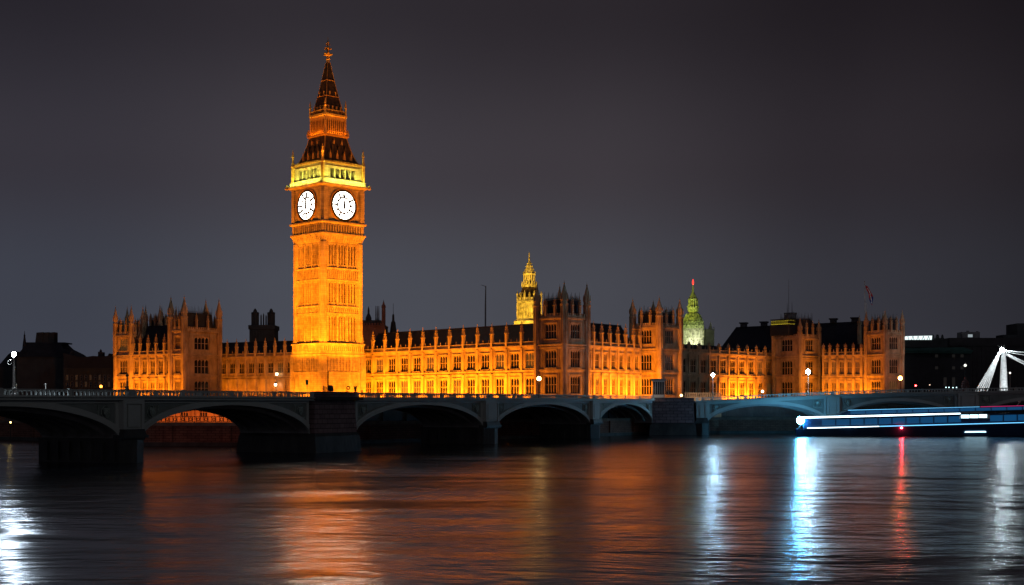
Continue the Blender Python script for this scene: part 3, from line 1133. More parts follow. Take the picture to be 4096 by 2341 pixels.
# left range
WL0, WL1 = P(836, 393), P(1180, 377)
wing("palace_wing", "dull orange palace wing left of the clock tower with two lanterns on its wall", WL0, WL1, 9, ridge=23.8, zc=19.4, pinn=5.0, upper=(15.0, 18.0), lower=(6.2, 9.6))
lights_for(WL0, WL1, None, 8.0, 150)
TF = P(737, 364.5)
pavilion("pavilion_tower", "tall orange square tower with four dark turrets rising from the left block", TF, R(58.7), 13.0, 4.8, 25.7, 35.0, turret_r=.85, roof=30.6, back_turret=True)
WE0, WE1 = P(530, 374.4), P(692, 366.8)
wing("palace_wing", "yellow lit palace range between the two left towers with five tall windows", WE0, WE1, 5, ridge=27.5, zc=19.5, pinn=5.4, win_w=.55)
lights_for(P(462, 376), P(722, 363), None, 5.5, 560)
TG = P(640, 378)
pavilion("pavilion_tower", "dark recessed tower with tall turrets between the two left towers", TG, R(58.7), 6.0, 5.4, 26.3, 33.6, turret_r=.62, roof=29.6, floors=[(20.6, 24.6)], wfrac=.55)
TE = P(525, 374.6)
pavilion("pavilion_tower", "smaller orange tower at the far left end of the palace", TE, R(58.7), 4.2, 6.0, 24.9, 33.2, turret_r=.62, roof=26.0, wfrac=.5, cres=False)
# dim general light on the pavilion towers: floods on the embankment, thrown high
for c_, tgt, pw in ((P(2257, 284), at(2250, 1420, 308), 4800), (P(2590, 306), at(2640, 1420, 333), 4400), (P(3240, 350), at(3200, 1440, 378), 4800), (P(3560, 340), at(3575, 1440, 366), 12000),
                    (P(690, 338), at(770, 1430, 368), 6500), (P(480, 350), at(500, 1420, 372), 3000)):
    spot((c_[0], c_[1], 4.5), tgt, pw, (1, .19, .006), 44, 1)
spot((*P(2540, 318), 4.5), at(2580, 1450, 336), 4200, SODIUM, 60, 1)
spot((*P(3240, 366), 4.5), at(3215, 1540, 378), 2600, GOLD, 70, 1)

# high roof of the great hall behind the right wings
hr = thing("great_hall_roof", "long dark blue pitched hall roof with small ventilators behind the right palace wings", "roof", (*P(2890, 405), GZ), math.atan2(-18, 43))
Lh = 41.0
m = MB()
z0, z1 = 20 - GZ, 29.2 - GZ
m.add([(0, 0, 0), (Lh, 0, 0), (Lh, 12, 0), (0, 12, 0), (-.6, -.5, z0 + 2.6), (Lh + .6, -.5, z0 + 2.6), (Lh + .6, 12.5, z0 + 2.6), (-.6, 12.5, z0 + 2.6), (2.6, 6, z1), (Lh - .5, 6, z1 + .9)],
      [(0, 1, 5, 4), (1, 2, 6, 5), (2, 3, 7, 6), (3, 0, 4, 7), (4, 5, 9, 8), (6, 7, 8, 9), (5, 6, 9), (7, 4, 8)])
m.build("roof", SLATE, hr)
for x in (5.0, 11.0, 31.0, 37.0):
    m = MB(T(x, 5.4, z1 + .9 * x / Lh - .3))
    m.square([(.85, 0), (.85, 1.0), (1.15, 1.1), (1.15, 1.45)])
    m.build("ventilator", DARKR, hr)
# tower C crown: lit cresting band, part of its own mass of plant behind
pl = thing("rooftop_plant", "grey concrete plant room with thin aerials standing behind the yellow cresting", "plant room", (*P(3162, 398), GZ))
m = MB()
m.lathe([(1.75, 18), (1.75, zat(1258, 398) - GZ), (1.9, zat(1256, 398) - GZ), (1.9, zat(1252, 398) - GZ)], 14)
m.build("plant_room", GREYST, pl)
for px, py in ((3155, 1118), (3149, 1212), (3168, 1208), (3172, 1244)):
    x = (px - 3162) / F * 398
    m = MB()
    m.tube((x, 0, zat(1256, 398) - GZ - .3), (x, 0, zat(py, 398) - GZ), .09 if py < 1200 else .13, .03, 4)
    m.build("aerial", IRON, pl)
cr = thing("lit_cresting", "bright yellow lit openwork band on the flat roof of the tower with the aerials", "roof cresting", (*P(3162, 384), zat(1301, 384)), R(40) - R(2))
m = MB()
for k in range(26):
    x = -4.4 + 8.8 * k / 25
    m.box(x - .14, x + .14, -3.1, -3.0, .1, 1.0 + .3 * (k % 2))
    m.box(-4.5, -4.4, -3 + .24 * k, -2.86 + .24 * k, .1, 1.0 + .3 * (k % 2))
m.build("openwork", IRON, cr)
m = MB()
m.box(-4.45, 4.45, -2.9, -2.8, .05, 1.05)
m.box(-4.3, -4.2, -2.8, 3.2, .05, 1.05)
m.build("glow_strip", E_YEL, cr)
m = MB()
m.box(-4.6, 4.6, -3.2, 3.3, -3.0, .04)
m.box(-4.6, 4.6, -3.2, 3.3, 1.32, 1.5)
m.build("roof_slab", SLATE, cr)
# dark roof beside the end tower
rd = thing("mansard_roof", "dark block roof with two red lit pinnacles left of the end tower", "roof", (*P(3436, 384), GZ), R(-6))
m = MB()
m.rings([[(0, 0, 0), (7.2, 0, 0), (7.2, 8, 0), (0, 8, 0)], [(0, 0, 21), (7.2, 0, 21), (7.2, 8, 21), (0, 8, 21)], [(-.15, -.15, 21.1), (7.3, -.15, 21.1), (7.3, 8, 21.1), (-.15, 8, 21.1)],
         [(.4, .5, 21.3), (6.9, .5, 21.3), (6.9, 8, 21.3), (.4, 8, 21.3)], [(.7, 1.4, 26.2), (6.7, 1.4, 26.4), (6.7, 7, 26.4), (.7, 7, 26.2)]])
m.build("roof", SLATE, rd)
for x in (2.0, 4.6):
    link("pinnacle", pinnacle_mesh(3.6, .6, STONE), rd, T(x, -.2, 21.1))
link("turret", turret_mesh(9.0, .5, STONE), rd, T(.1, 0, 19.0))

# ------------------------------------------------------------------ other towers behind
def gold_tower():
    D = 425
    k = D / F
    root = thing("lantern_tower", "gold lit octagonal lantern tower with tiered spire behind the long wing", "tower", (*P(2117, D), GZ))

    def Z(py):
        return zat(py, D) - GZ
    m = MB()
    m.lathe([(62 * k, 0), (62 * k, Z(1318)), (66 * k, Z(1316)), (66 * k, Z(1286)), (58 * k, Z(1282)), (50 * k, Z(1274)), (50 * k, Z(1214)), (54 * k, Z(1212)), (54 * k, Z(1205)), (50 * k, Z(1203)), (48 * k, Z(1192))], 8, rot=math.pi / 8)
    for i in range(8):
        a = math.pi / 8 + i * math.pi / 4
        for r, za, zb, t in ((50, 1274, 1214, .35), (62, 1320, 1288, .3)):
            m.lathe([(t, Z(za)), (t, Z(zb))], 6, (r * k * math.cos(a), r * k * math.sin(a)))
        b = a + math.pi / 8
        for o in (-.33, -.11, .11, .33):
            cx, cy = 47 * k * math.cos(b) - math.sin(b) * o * 2.9, 47 * k * math.sin(b) + math.cos(b) * o * 2.9
            m.lathe([(.12, Z(1272)), (.12, Z(1216))], 4, (cx, cy))
    m.build("body", PALEST, root)
    m = MB()
    for i in range(16):
        a = i * math.pi / 8
        r = 51 * k if i % 2 else 46 * k
        m.lathe([(.32, Z(1204)), (.30, Z(1186 - 4 * (i % 2))), (.42, Z(1184 - 4 * (i % 2))), (.05, Z(1172 - 6 * (i % 2)))], 5, (r * math.cos(a), r * math.sin(a)))
        m.tube((r * math.cos(a), r * math.sin(a), Z(1196)), (38 * k * math.cos(a), 38 * k * math.sin(a), Z(1172)), .16, .12, 4)
    m.build("pinnacle_ring", PALEST, root)
    m = MB()
    m.lathe([(46 * k, Z(1194)), (38 * k, Z(1176)), (30 * k, Z(1152)), (26 * k, Z(1146))], 8, rot=math.pi / 8)
    m.build("dark_roof", ROOF_IRON, root)
    m = MB()
    m.lathe([(30 * k, Z(1150)), (30 * k, Z(1141)), (25 * k, Z(1138)), (17 * k, Z(1136)), (16 * k, Z(1102)), (27 * k, Z(1101)), (28 * k, Z(1096)), (24 * k, Z(1093))], 8, rot=math.pi / 8)
    for i in range(16):
        a = i * math.pi / 8
        m.lathe([(.16, Z(1140)), (.16, Z(1100))], 5, (22 * k * math.cos(a), 22 * k * math.sin(a)))
        m.lathe([(.2, Z(1150)), (.16, Z(1132)), (.02, Z(1126))], 4, (29 * k * math.cos(a), 29 * k * math.sin(a)))
    m.build("lantern", PALEST, root)
    m = MB()
    m.lathe([(25 * k, Z(1096)), (18 * k, Z(1080)), (10 * k, Z(1060)), (5 * k, Z(1046)), (3 * k, Z(1040)), (5 * k, Z(1036)), (2 * k, Z(1028)), (3.5 * k, Z(1020)), (.8 * k, Z(1008))], 8, rot=math.pi / 8)
    for i in range(8):
        a = math.pi / 8 + i * math.pi / 4
        for py, r in ((1090, 25), (1078, 18), (1066, 13), (1054, 8)):
            m.ball((r * k * math.cos(a), r * k * math.sin(a), Z(py)), .22, 5, 4)
    m.build("spire", PALEST, root)
    c = Vector((*P(2117, D), 0))
    for dx, dy in ((-14, -16), (12, -18)):
        spot(c + Vector((dx, dy, 24)), c + Vector((0, 0, 37)), 52000, GOLD, 62, .9)
    spot(c + Vector((-6, -17, 40)), c + Vector((0, 0, 47)), 22000, GOLD, 40, .9)


gold_tower()


def dome_tower():
    D = 440
    k = D / F
    root = thing("dome", "green lit ribbed dome with a lantern and red beacon behind the right palace wing", "dome", (*P(2772, D), GZ))

    def Z(py):
        return zat(py, D) - GZ
    m = MB()
    m.lathe([(38 * k, 0), (38 * k, Z(1360)), (42 * k, Z(1358)), (42 * k, Z(1351)), (41 * k, Z(1350)), (41 * k, Z(1322)), (42.5 * k, Z(1320)), (42.5 * k, Z(1315))], 24)
    for i in range(24):
        a = i * math.pi / 12
        m.lathe([(.26, Z(1350)), (.26, Z(1322))], 5, (41.5 * k * math.cos(a), 41.5 * k * math.sin(a)))
        m.lathe([(.3, Z(1380)), (.3, Z(1361))], 4, (38.5 * k * math.cos(a), 38.5 * k * math.sin(a)))
    m.build("drum", PALEST, root)
    m = MB()
    prof = [(41, 1316), (41.5, 1306), (40, 1292), (37, 1280), (32, 1268), (26, 1258), (18, 1254)]
    m.lathe([(r * k, Z(y)) for r, y in prof], 32)
    for i in range(20):
        a = i * math.pi / 10
        for (r0, y0), (r1, y1) in zip(prof[:-1], prof[1:]):
            m.tube((r0 * k * math.cos(a), r0 * k * math.sin(a), Z(y0)), (r1 * k * math.cos(a), r1 * k * math.sin(a), Z(y1)), .2, .18, 4)
        for r0, y0 in ((40.5, 1303), (39, 1288)):
            m.ball((r0 * k * math.cos(a + .157), r0 * k * math.sin(a + .157), Z(y0)), .34, 6, 4)
    m.build("shell", DOMEM, root)
    m = MB()
    m.lathe([(18 * k, Z(1256)), (17 * k, Z(1250)), (22 * k, Z(1247)), (22 * k, Z(1230)), (19 * k, Z(1227)), (13 * k, Z(1225)), (13 * k, Z(1202)), (20 * k, Z(1201)), (20 * k, Z(1196)), (16 * k, Z(1192)),
             (8 * k, Z(1176)), (4 * k, Z(1166)), (2.5 * k, Z(1144)), (1.5 * k, Z(1140))], 12)
    for i in range(12):
        a = i * math.pi / 6
        m.lathe([(.2, Z(1228)), (.2, Z(1200))], 5, (17.5 * k * math.cos(a), 17.5 * k * math.sin(a)))
        m.ball((21.5 * k * math.cos(a), 21.5 * k * math.sin(a), Z(1228)), .3, 5, 4)
    m.build("lantern", DOMEM, root)
    m = MB()
    m.lathe([(.10, Z(1141)), (.26, Z(1136)), (.30, Z(1130)), (.20, Z(1122)), (.05, Z(1117))], 8)
    m.build("beacon", emit("red beacon", (1, .04, .03), 2.2), root, True)
    c = Vector((*P(2772, D), 0))
    grn = (.80, 1.0, .22)
    spot(c + Vector((-16, -18, 16)), c + Vector((0, 0, 32)), 15000, grn, 70, .9)
    spot(c + Vector((14, -20, 16)), c + Vector((0, 0, 32)), 10000, grn, 70, .9)
    spot(c + Vector((-8, -14, 30)), c + Vector((0, 0, 40)), 9000, (1, .95, .12), 50, .9)
    for dx in (-3.6, .5, 4):
        spot(c + Vector((dx, -6.5, 24.2)), c + Vector((dx * .6, -2.5, 28.5)), 1500, (1, 1, .78), 110, .9)


dome_tower()

# grey gothic steeple right of the dome
D = 455
g_ = thing("church_steeple", "small grey gothic steeple standing right of the green dome", "steeple", (*P(2842, D), GZ))
m = MB()
k = D / F
m.box(-22 * k, -6 * k, -1.5, 3, 0, zat(1318, D) - GZ)
m.box(-8 * k, 13 * k, -1.2, 2, 0, zat(1322, D) - GZ)
m.lathe([(2.2 * k, zat(1330, D) - GZ)] * 2 + [(1, zat(1324, D) - GZ)], 4)
m.build("tower", GREYST, g_)
m = MB()
m.square([(9 * k, zat(1322, D) - GZ), (5 * k, zat(1310, D) - GZ), (.5 * k, zat(1287, D) - GZ)])
for x in (-20, -9, 12):
    m.lathe([(2.4 * k, zat(1330, D) - GZ), (2.2 * k, zat(1316, D) - GZ), (.3 * k, zat(1306, D) - GZ)], 5, (x * k, -.8))
m.build("spire", GREYST, g_)

# dark abbey tower behind the left wing
D = 455
k = D / F
ab = thing("twin_turret_tower", "dark blue church tower with two tall turrets behind the dull orange wing", "tower", (*P(1056, D), GZ))
m = MB()
m.square([(49 * k, 0), (49 * k, zat(1322, D) - GZ), (53 * k, zat(1320, D) - GZ), (53 * k, zat(1304, D) - GZ), (47 * k, zat(1303, D) - GZ)])
for q in range(9):
    x = (-46 + 11.5 * q) * k
    m.box(x - .12, x + .12, -49 * k - .15, -49 * k + .02, 12, zat(1324, D) - GZ)
m.build("body", DARKB, ab)
for x in (-32, 32):
    m = MB(T(x * k, -1.5, 0))
    m.lathe([(14 * k, zat(1304, D) - GZ), (14 * k, zat(1258, D) - GZ), (16 * k, zat(1256, D) - GZ), (16 * k, zat(1252, D) - GZ), (8 * k, zat(1249, D) - GZ), (7 * k, zat(1243, D) - GZ), (2 * k, zat(1236, D) - GZ)], 8)
    for q in range(8):
        a = q * math.pi / 4
        m.tube((14 * k * math.cos(a), 14 * k * math.sin(a), zat(1304, D) - GZ), (14 * k * math.cos(a), 14 * k * math.sin(a), zat(1256, D) - GZ), .14, .14, 4)
    m.build("turret", DARKB, ab)
m = MB()
for q, py in ((-14, 1256), (-4, 1252), (6, 1258), (14, 1250)):
    m.lathe([(3.2 * k, zat(1306, D) - GZ), (2.8 * k, zat(py + 8, D) - GZ), (.4 * k, zat(py, D) - GZ)], 5, (q * k, 1))
m.build("middle_finial", DARKB, ab)

# reddish turreted block right of the clock tower
D = 405
k = D / F
rb = thing("turreted_house", "dim red stone block with a corner turret just right of the clock tower", "building", (*P(1492, D), GZ))
m = MB()
m.box(-52 * k, 49 * k, 0, 9, 0, zat(1306, D) - GZ)
m.box(-53 * k, 50 * k, -.25, 9.2, zat(1306, D) - GZ + .002, zat(1301, D) - GZ)
for q in range(9):
    m.box((-50 + 11 * q) * k, (-44 + 11 * q) * k, -.2, .2, zat(1301, D) - GZ + .003, zat(1292, D) - GZ)
m.build("wall", REDST, rb)
m = MB()
m.box(-46 * k, 30 * k, 1.4, 8, zat(1301, D) - GZ, zat(1280, D) - GZ)
m.lathe([(12 * k, zat(1290, D) - GZ), (12 * k, zat(1270, D) - GZ), (8 * k, zat(1260, D) - GZ), (4 * k, zat(1252, D) - GZ), (4 * k, zat(1240, D) - GZ), (.5 * k, zat(1222, D) - GZ)], 8, (-22 * k, 3))
for q in (8, 14, 20):
    m.lathe([(3.5 * k, zat(1290, D) - GZ), (2 * k, zat(1262, D) - GZ), (2.4 * k, zat(1258, D) - GZ), (1.2 * k, zat(1222, D) - GZ)], 5, (q * k, 2.5))
m.build("roof", SLATE, rb)
link("turret", turret_mesh(zat(1197, D) - zat(1306, D), 7.0 * k, REDST), rb, T(42 * k, .4, zat(1306, D) - GZ))

D = 415
k = D / F
sp_ = thing("slender_spire", "small dark needle spire rising over the roof of the long bright wing", "spire", (*P(1573, D), GZ))
m = MB()
m.lathe([(14 * k, 10), (14 * k, zat(1330, D) - GZ), (9 * k, zat(1292, D) - GZ), (9 * k, zat(1290, D) - GZ), (5 * k, zat(1284, D) - GZ), (4 * k, zat(1260, D) - GZ), (1 * k, zat(1256, D) - GZ), (.6 * k, zat(1213, D) - GZ)], 8)
m.build("spire", IRON, sp_)
D = 520
mast = thing("radio_mast", "thin grey radio mast with a short cross arm above the long wing's roof", "mast", (*P(1941, D), GZ))
m = MB()
m.tube((0, 0, 0), (.1, 0, zat(1220, D) - GZ), .42, .3, 5)
m.tube((.1, 0, zat(1220, D) - GZ), (.2, 0, zat(1144, D) - GZ), .28, .2, 5)
m.tube((.2, 0, zat(1146, D) - GZ), (-1.6, 0, zat(1140, D) - GZ), .14, .1, 4)
m.build("pole", GREYST, mast)

# flag
D = 392
k = D / F
fp = thing("flagpole", "white flagpole with a drooping red, white and blue flag above the last roof", "flagpole", (*P(3463, D), GZ))
m = MB()
m.tube((0, 0, 20), (-.3, 0, zat(1128, D) - GZ), .13, .07, 6)
m.tube((.55, .3, 20), (.35, .3, zat(1212, D) - GZ), .09, .06, 5)
m.ball((-.3, 0, zat(1127, D) - GZ), .16, 6, 4)
m.build("pole", POSTM, fp)


def flag_strip(name, mat, u0, u1, off, par, v0=0.0, v1=1.0):
    """drooping cloth: u across the hoist-to-fly width, v along the fall"""
    m = MB()
    nu, nv = 4, 14
    vs = []
    for side in (0, 1):
        for j in range(nv + 1):
            v = v0 + (v1 - v0) * j / nv
            for i in range(nu + 1):
                u = u0 + (u1 - u0) * i / nu
                wd = .55 + .75 * math.sin(math.pi * min(1, v * 1.05)) * (1 - .25 * v)
                x = -.12 + 1.55 * v + u * wd - .1 * math.sin(v * 9)
                z = zat(1140 + 76 * v + 6 * u, D) - GZ
                y = -.1 + off + .22 * math.sin(v * 11 + u * 4) + side * .03
                vs.append((x, y, z))
    fs = []
    st = (nu + 1) * (nv + 1)
    for j in range(nv):
        for i in range(nu):
            a = j * (nu + 1) + i
            fs.append((a, a + 1, a + nu + 2, a + nu + 1))
            fs.append((st + a + nu + 1, st + a + nu + 2, st + a + 1, st + a))
    m.add(vs, fs)
    return m.build(name, mat, par)


cloth = flag_strip("flag", REDP, 0, 1, 0, fp)
flag_strip("white_cross", WHITEP, .38, .62, -.04, cloth, .12, .95)
flag_strip("blue_field", BLUEP, .62, 1.0, -.035, cloth, .55, .95)
flag_strip("blue_field", BLUEP, 0, .38, -.035, cloth, .70, .97)
spot((*P(3452, 388), 28), at(3470, 1175, D), 420, (1, .80, .75), 30, .9)

# ------------------------------------------------------------------ dark city at both sides
def extrude(m, pts, D, depth, x0=0.0):
    """prism of a roofline outline (photo x, y) at distance D with real depth"""
    n = len(pts)
    fr = [((px - 2048) / F * D - x0, 0, zat(py, D) - GZ) for px, py in pts]
    m.add(fr + [(x, depth, z) for x, y, z in fr], [tuple(range(n)), tuple(range(2 * n - 1, n - 1, -1))] + [(i, i + n, (i + 1) % n + n, (i + 1) % n) for i in range(n)])


GY = HOR + (CAMZ - GZ) / 430 * F
D = 430
lb = thing("mansion_block", "dark block with big curved roof and a broad chimney stack at the far left", "building", (*P(150, D), GZ))
x0 = P(150, D)[0]
m = MB()
m.box(P(66, D)[0] - x0, P(258, D)[0] - x0, 0, 16, 0, zat(1428, D) - GZ)
m.box(P(64, D)[0] - x0, P(260, D)[0] - x0, -.3, 16, zat(1432, D) - GZ, zat(1428, D) - GZ + .05)
m.build("wall", DARKB, lb)
m = MB()
rr = []
for (xa, xb, py, ins) in ((58, 292, 1428, -.6), (70, 276, 1412, 1.0), (80, 240, 1392, 2.6), (84, 228, 1376, 4.0), (86, 224, 1369, 5.0)):
    z = zat(py, D) - GZ
    a, b = P(xa, D)[0] - x0, P(xb, D)[0] - x0
    rr.append([(a, ins, z), (b, ins, z), (b, 16 - ins, z), (a, 16 - ins, z)])
m.rings(rr)
m.box(P(84, D)[0] - x0, P(240, D)[0] - x0, 4.6, 12, zat(1372, D) - GZ, zat(1367, D) - GZ)
rf = m.build("roof", DARKR, lb)
m = MB()
for xa, xb in ((118, 147), (147.4, 170), (170.4, 193)):
    m.rings([[(P(xa - (2 if xa < 120 else 0), D)[0] - x0, 5.5, zat(1370, D) - GZ), (P(xb, D)[0] - x0, 5.5, zat(1370, D) - GZ), (P(xb, D)[0] - x0, 9, zat(1370, D) - GZ), (P(xa - (2 if xa < 120 else 0), D)[0] - x0, 9, zat(1370, D) - GZ)],
             [(P(xa + 3, D)[0] - x0, 5.6, zat(1327 if xa < 150 or xa > 165 else 1332, D) - GZ), (P(xb, D)[0] - x0, 5.6, zat(1325, D) - GZ), (P(xb, D)[0] - x0, 9, zat(1325, D) - GZ), (P(xa + 3, D)[0] - x0, 9, zat(1325, D) - GZ)]])
m.build("chimney", DARKB, rf)
m = MB(T(P(80, D)[0] - x0, 4.0, 0))
m.lathe([(.9, zat(1420, D) - GZ), (.55, zat(1372, D) - GZ), (.25, zat(1345, D) - GZ), (.28, zat(1338, D) - GZ), (.12, zat(1335, D) - GZ), (.06, zat(1321, D) - GZ)], 8)
m.build("spirelet", DARKR, lb)
D = 440
lc = thing("terrace_house", "dark low building with a plain pitched roof at the left picture edge", "building", (*P(20, D), GZ))
x0 = P(20, D)[0]
m = MB()
m.box(P(-60, D)[0] - x0, P(60, D)[0] - x0, 0, 14, 0, zat(1470, D) - GZ)
for q in range(9):
    x = P(-40 + 11 * q, D)[0] - x0
    m.box(x - .12, x + .12, -.12, .02, 1, zat(1474, D) - GZ)
m.build("wall", DARKB, lc)
m = MB()
extrude(m, [(-62, 1470), (62, 1470), (50, 1405), (33, 1418), (0, 1456), (-30, 1462)], D, 13, x0)
m.build("roof", DARKR, lc)
D = 420
ld = thing("office_block", "dark long building with rows of faint windows left of the palace", "building", (*P(355, D), GZ))
x0 = P(355, D)[0]
m = MB()
holes = []
for q in range(10):
    xa = P(264 + 18.5 * q, D)[0] - x0
    for ya, yb in ((1521, 1500), (1548, 1527)):
        holes.append((xa, xa + .75, zat(ya, D) - GZ, zat(yb, D) - GZ))
m.holed(P(254, D)[0] - x0, P(452, D)[0] - x0, 0, zat(1476, D) - GZ, holes, .3)
m.box(P(254, D)[0] - x0, P(452, D)[0] - x0, .6, 14, 0, zat(1476, D) - GZ - .01)
m.box(P(253, D)[0] - x0, P(453, D)[0] - x0, -.3, .2, zat(1476, D) - GZ, zat(1472, D) - GZ)
m.build("wall", DARKB, ld)
for q, h in enumerate(holes):
    f_ = MB()
    f_.box(h[0], h[0] + .1, .05, .25, h[2], h[3])
    f_.box(h[1] - .1, h[1], .05, .25, h[2], h[3])
    f_.box(h[0] + .1, h[1] - .1, .05, .25, h[3] - .1, h[3])
    f_.box(h[0] + .1, h[1] - .1, .08, .2, (h[2] + h[3]) / 2 - .05, (h[2] + h[3]) / 2 + .05)
    wv = f_.build("window", GREYST, ld)
    f_ = MB()
    f_.box(h[0] + .02, h[1] - .02, .26, .3, h[2] + .02, h[3] - .02)
    f_.build("pane", E_WIN if (q * 7) % 5 in (0, 3) else GLASS, wv)
m = MB()
extrude(m, [(253, 1472), (453, 1472), (453, 1424), (440, 1422), (436, 1414), (430, 1424), (404, 1426), (372, 1424), (330, 1430), (300, 1424), (270, 1416), (254, 1412)], D, 13, x0)
m.rings([[(P(383, D)[0] - x0, 2, 8), (P(404, D)[0] - x0, 2, 8), (P(404, D)[0] - x0, 4, 8), (P(383, D)[0] - x0, 4, 8)], [(P(384, D)[0] - x0, 2, zat(1406, D) - GZ), (P(404, D)[0] - x0, 2, zat(1408, D) - GZ), (P(404, D)[0] - x0, 4, zat(1408, D) - GZ), (P(384, D)[0] - x0, 4, zat(1406, D) - GZ)]])
m.lathe([(.5, 8), (.4, zat(1402, D) - GZ), (.1, zat(1396, D) - GZ)], 6, (P(392, D)[0] - x0, 2.8))
m.lathe([(.8, 8), (.7, zat(1412, D) - GZ), (.3, zat(1404, D) - GZ)], 6, (P(276, D)[0] - x0, 2.8))
m.build("roof", DARKR, ld)

D = 500
re_ = thing("riverside_office", "broad dark building with curved green eaves and a white lit rooftop box", "building", (*P(3740, D), GZ))
x0 = P(3740, D)[0]


def X(px):
    return P(px, D)[0] - x0


m = MB()
m.box(X(3560), X(3884), 0, 22, 0, zat(1408, D) - GZ)
for q in range(4):
    for ya, yb in ((1545, 1510), (1478, 1466), (1430, 1418)):
        if (q + ya) % 3:
            fw_ = MB()
            fw_.box(X(3740 + 34 * q), X(3752 + 34 * q), -.12, .02, zat(ya, D) - GZ, zat(yb, D) - GZ)
            fw_.build("window", E_DIM, re_)
m.build("wall", principled("very dark office wall", (.030, .030, .036), .7, .3, .1, 1), re_)
m = MB()
m.rings([[(X(3556), -2.2, zat(1412, D) - GZ), (X(3876), -2.2, zat(1416, D) - GZ), (X(3884), 22, zat(1416, D) - GZ), (X(3556), 22, zat(1412, D) - GZ)],
         [(X(3554), -2.6, zat(1404, D) - GZ), (X(3884), -2.6, zat(1404, D) - GZ), (X(3886), 22, zat(1404, D) - GZ), (X(3554), 22, zat(1404, D) - GZ)],
         [(X(3554), -1.6, zat(1394, D) - GZ), (X(3850), -1.6, zat(1390, D) - GZ), (X(3850), 22, zat(1390, D) - GZ), (X(3554), 22, zat(1394, D) - GZ)]])
m.build("eaves", principled("green copper eaves", (.04, .10, .09), .6, .5, .1, 2), re_)
m = MB()
m.box(X(3556), X(3800), 3, 20, zat(1392, D) - GZ, zat(1358, D) - GZ)
m.box(X(3590), X(3715), 1.2, 3.2, zat(1389, D) - GZ, zat(1386, D) - GZ)
m.build("attic", DARKB, re_)
m = MB()
m.rings([[(X(3624), 4, zat(1359, D) - GZ), (X(3740), 4, zat(1358, D) - GZ), (X(3740), 9, zat(1358, D) - GZ), (X(3624), 9, zat(1359, D) - GZ)],
         [(X(3640), 4, zat(1343, D) - GZ), (X(3742), 4, zat(1341, D) - GZ), (X(3742), 9, zat(1341, D) - GZ), (X(3640), 9, zat(1343, D) - GZ)]])
lit = m.build("rooftop_box", E_SIGN, re_)
m = MB()
for q in range(9):
    xa = X(3648 + 10.5 * q)
    m.tube((xa, 3.9, zat(1358, D) - GZ), (xa + (.5 if q % 2 else -.4), 3.9, zat(1343, D) - GZ), .10, .10, 4)
m.build("glazing_bar", GREYST, lit)
m = MB()
m.box(X(3746), X(3794), 5, 9, zat(1358, D) - GZ, zat(1350, D) - GZ)
for q in (3752, 3768, 3772, 3790):
    m.lathe([(.55, zat(1352, D) - GZ), (.4, zat(1340, D) - GZ), (.15, zat(1335, D) - GZ)], 6, (X(q), 6))
m.build("roof_vent", DARKB, re_)
D = 520
rf_ = thing("long_office", "long dark flat-roofed building at the right edge with a boxy rooftop plant", "building", (*P(3990, D), GZ))
x0 = P(3990, D)[0]
m = MB()
m.box(X(3800), X(4300), 0, 24, 0, zat(1384, D) - GZ)
m.box(X(3796), X(4300), -.5, 24, zat(1384, D) - GZ + .002, zat(1352, D) - GZ)
for q in range(14):
    m.box(X(3890 + 18 * q), X(3893 + 18 * q), -.12, .02, 1, zat(1390, D) - GZ)
m.build("wall", principled("dark brown office wall", (.050, .046, .050), .8, .3, .1, 1), rf_)
m = MB()
m.box(X(3862), X(3934), 4, 10, zat(1353, D) - GZ, zat(1326, D) - GZ)
m.lathe([(.6, zat(1326, D) - GZ), (.5, zat(1320, D) - GZ)], 6, (X(3892), 6))
m.lathe([(.6, zat(1326, D) - GZ), (.5, zat(1322, D) - GZ)], 6, (X(3930), 6))
m.build("plant_box", GREYST, rf_)
m = MB()
m.box(X(3886), X(3904), 3.9, 4.02, zat(1347, D) - GZ, zat(1336, D) - GZ)
m.build("lit_opening", emit("lit plant opening", (.6, .7, .75), .5), rf_)
m = MB()
m.box(X(4028), X(4084), 4, 12, zat(1353, D) - GZ, zat(1337, D) - GZ)
m.box(X(4085), X(4200), 4, 16, zat(1353, D) - GZ, zat(1291, D) - GZ)
m.build("roof_block", DARKB, rf_)
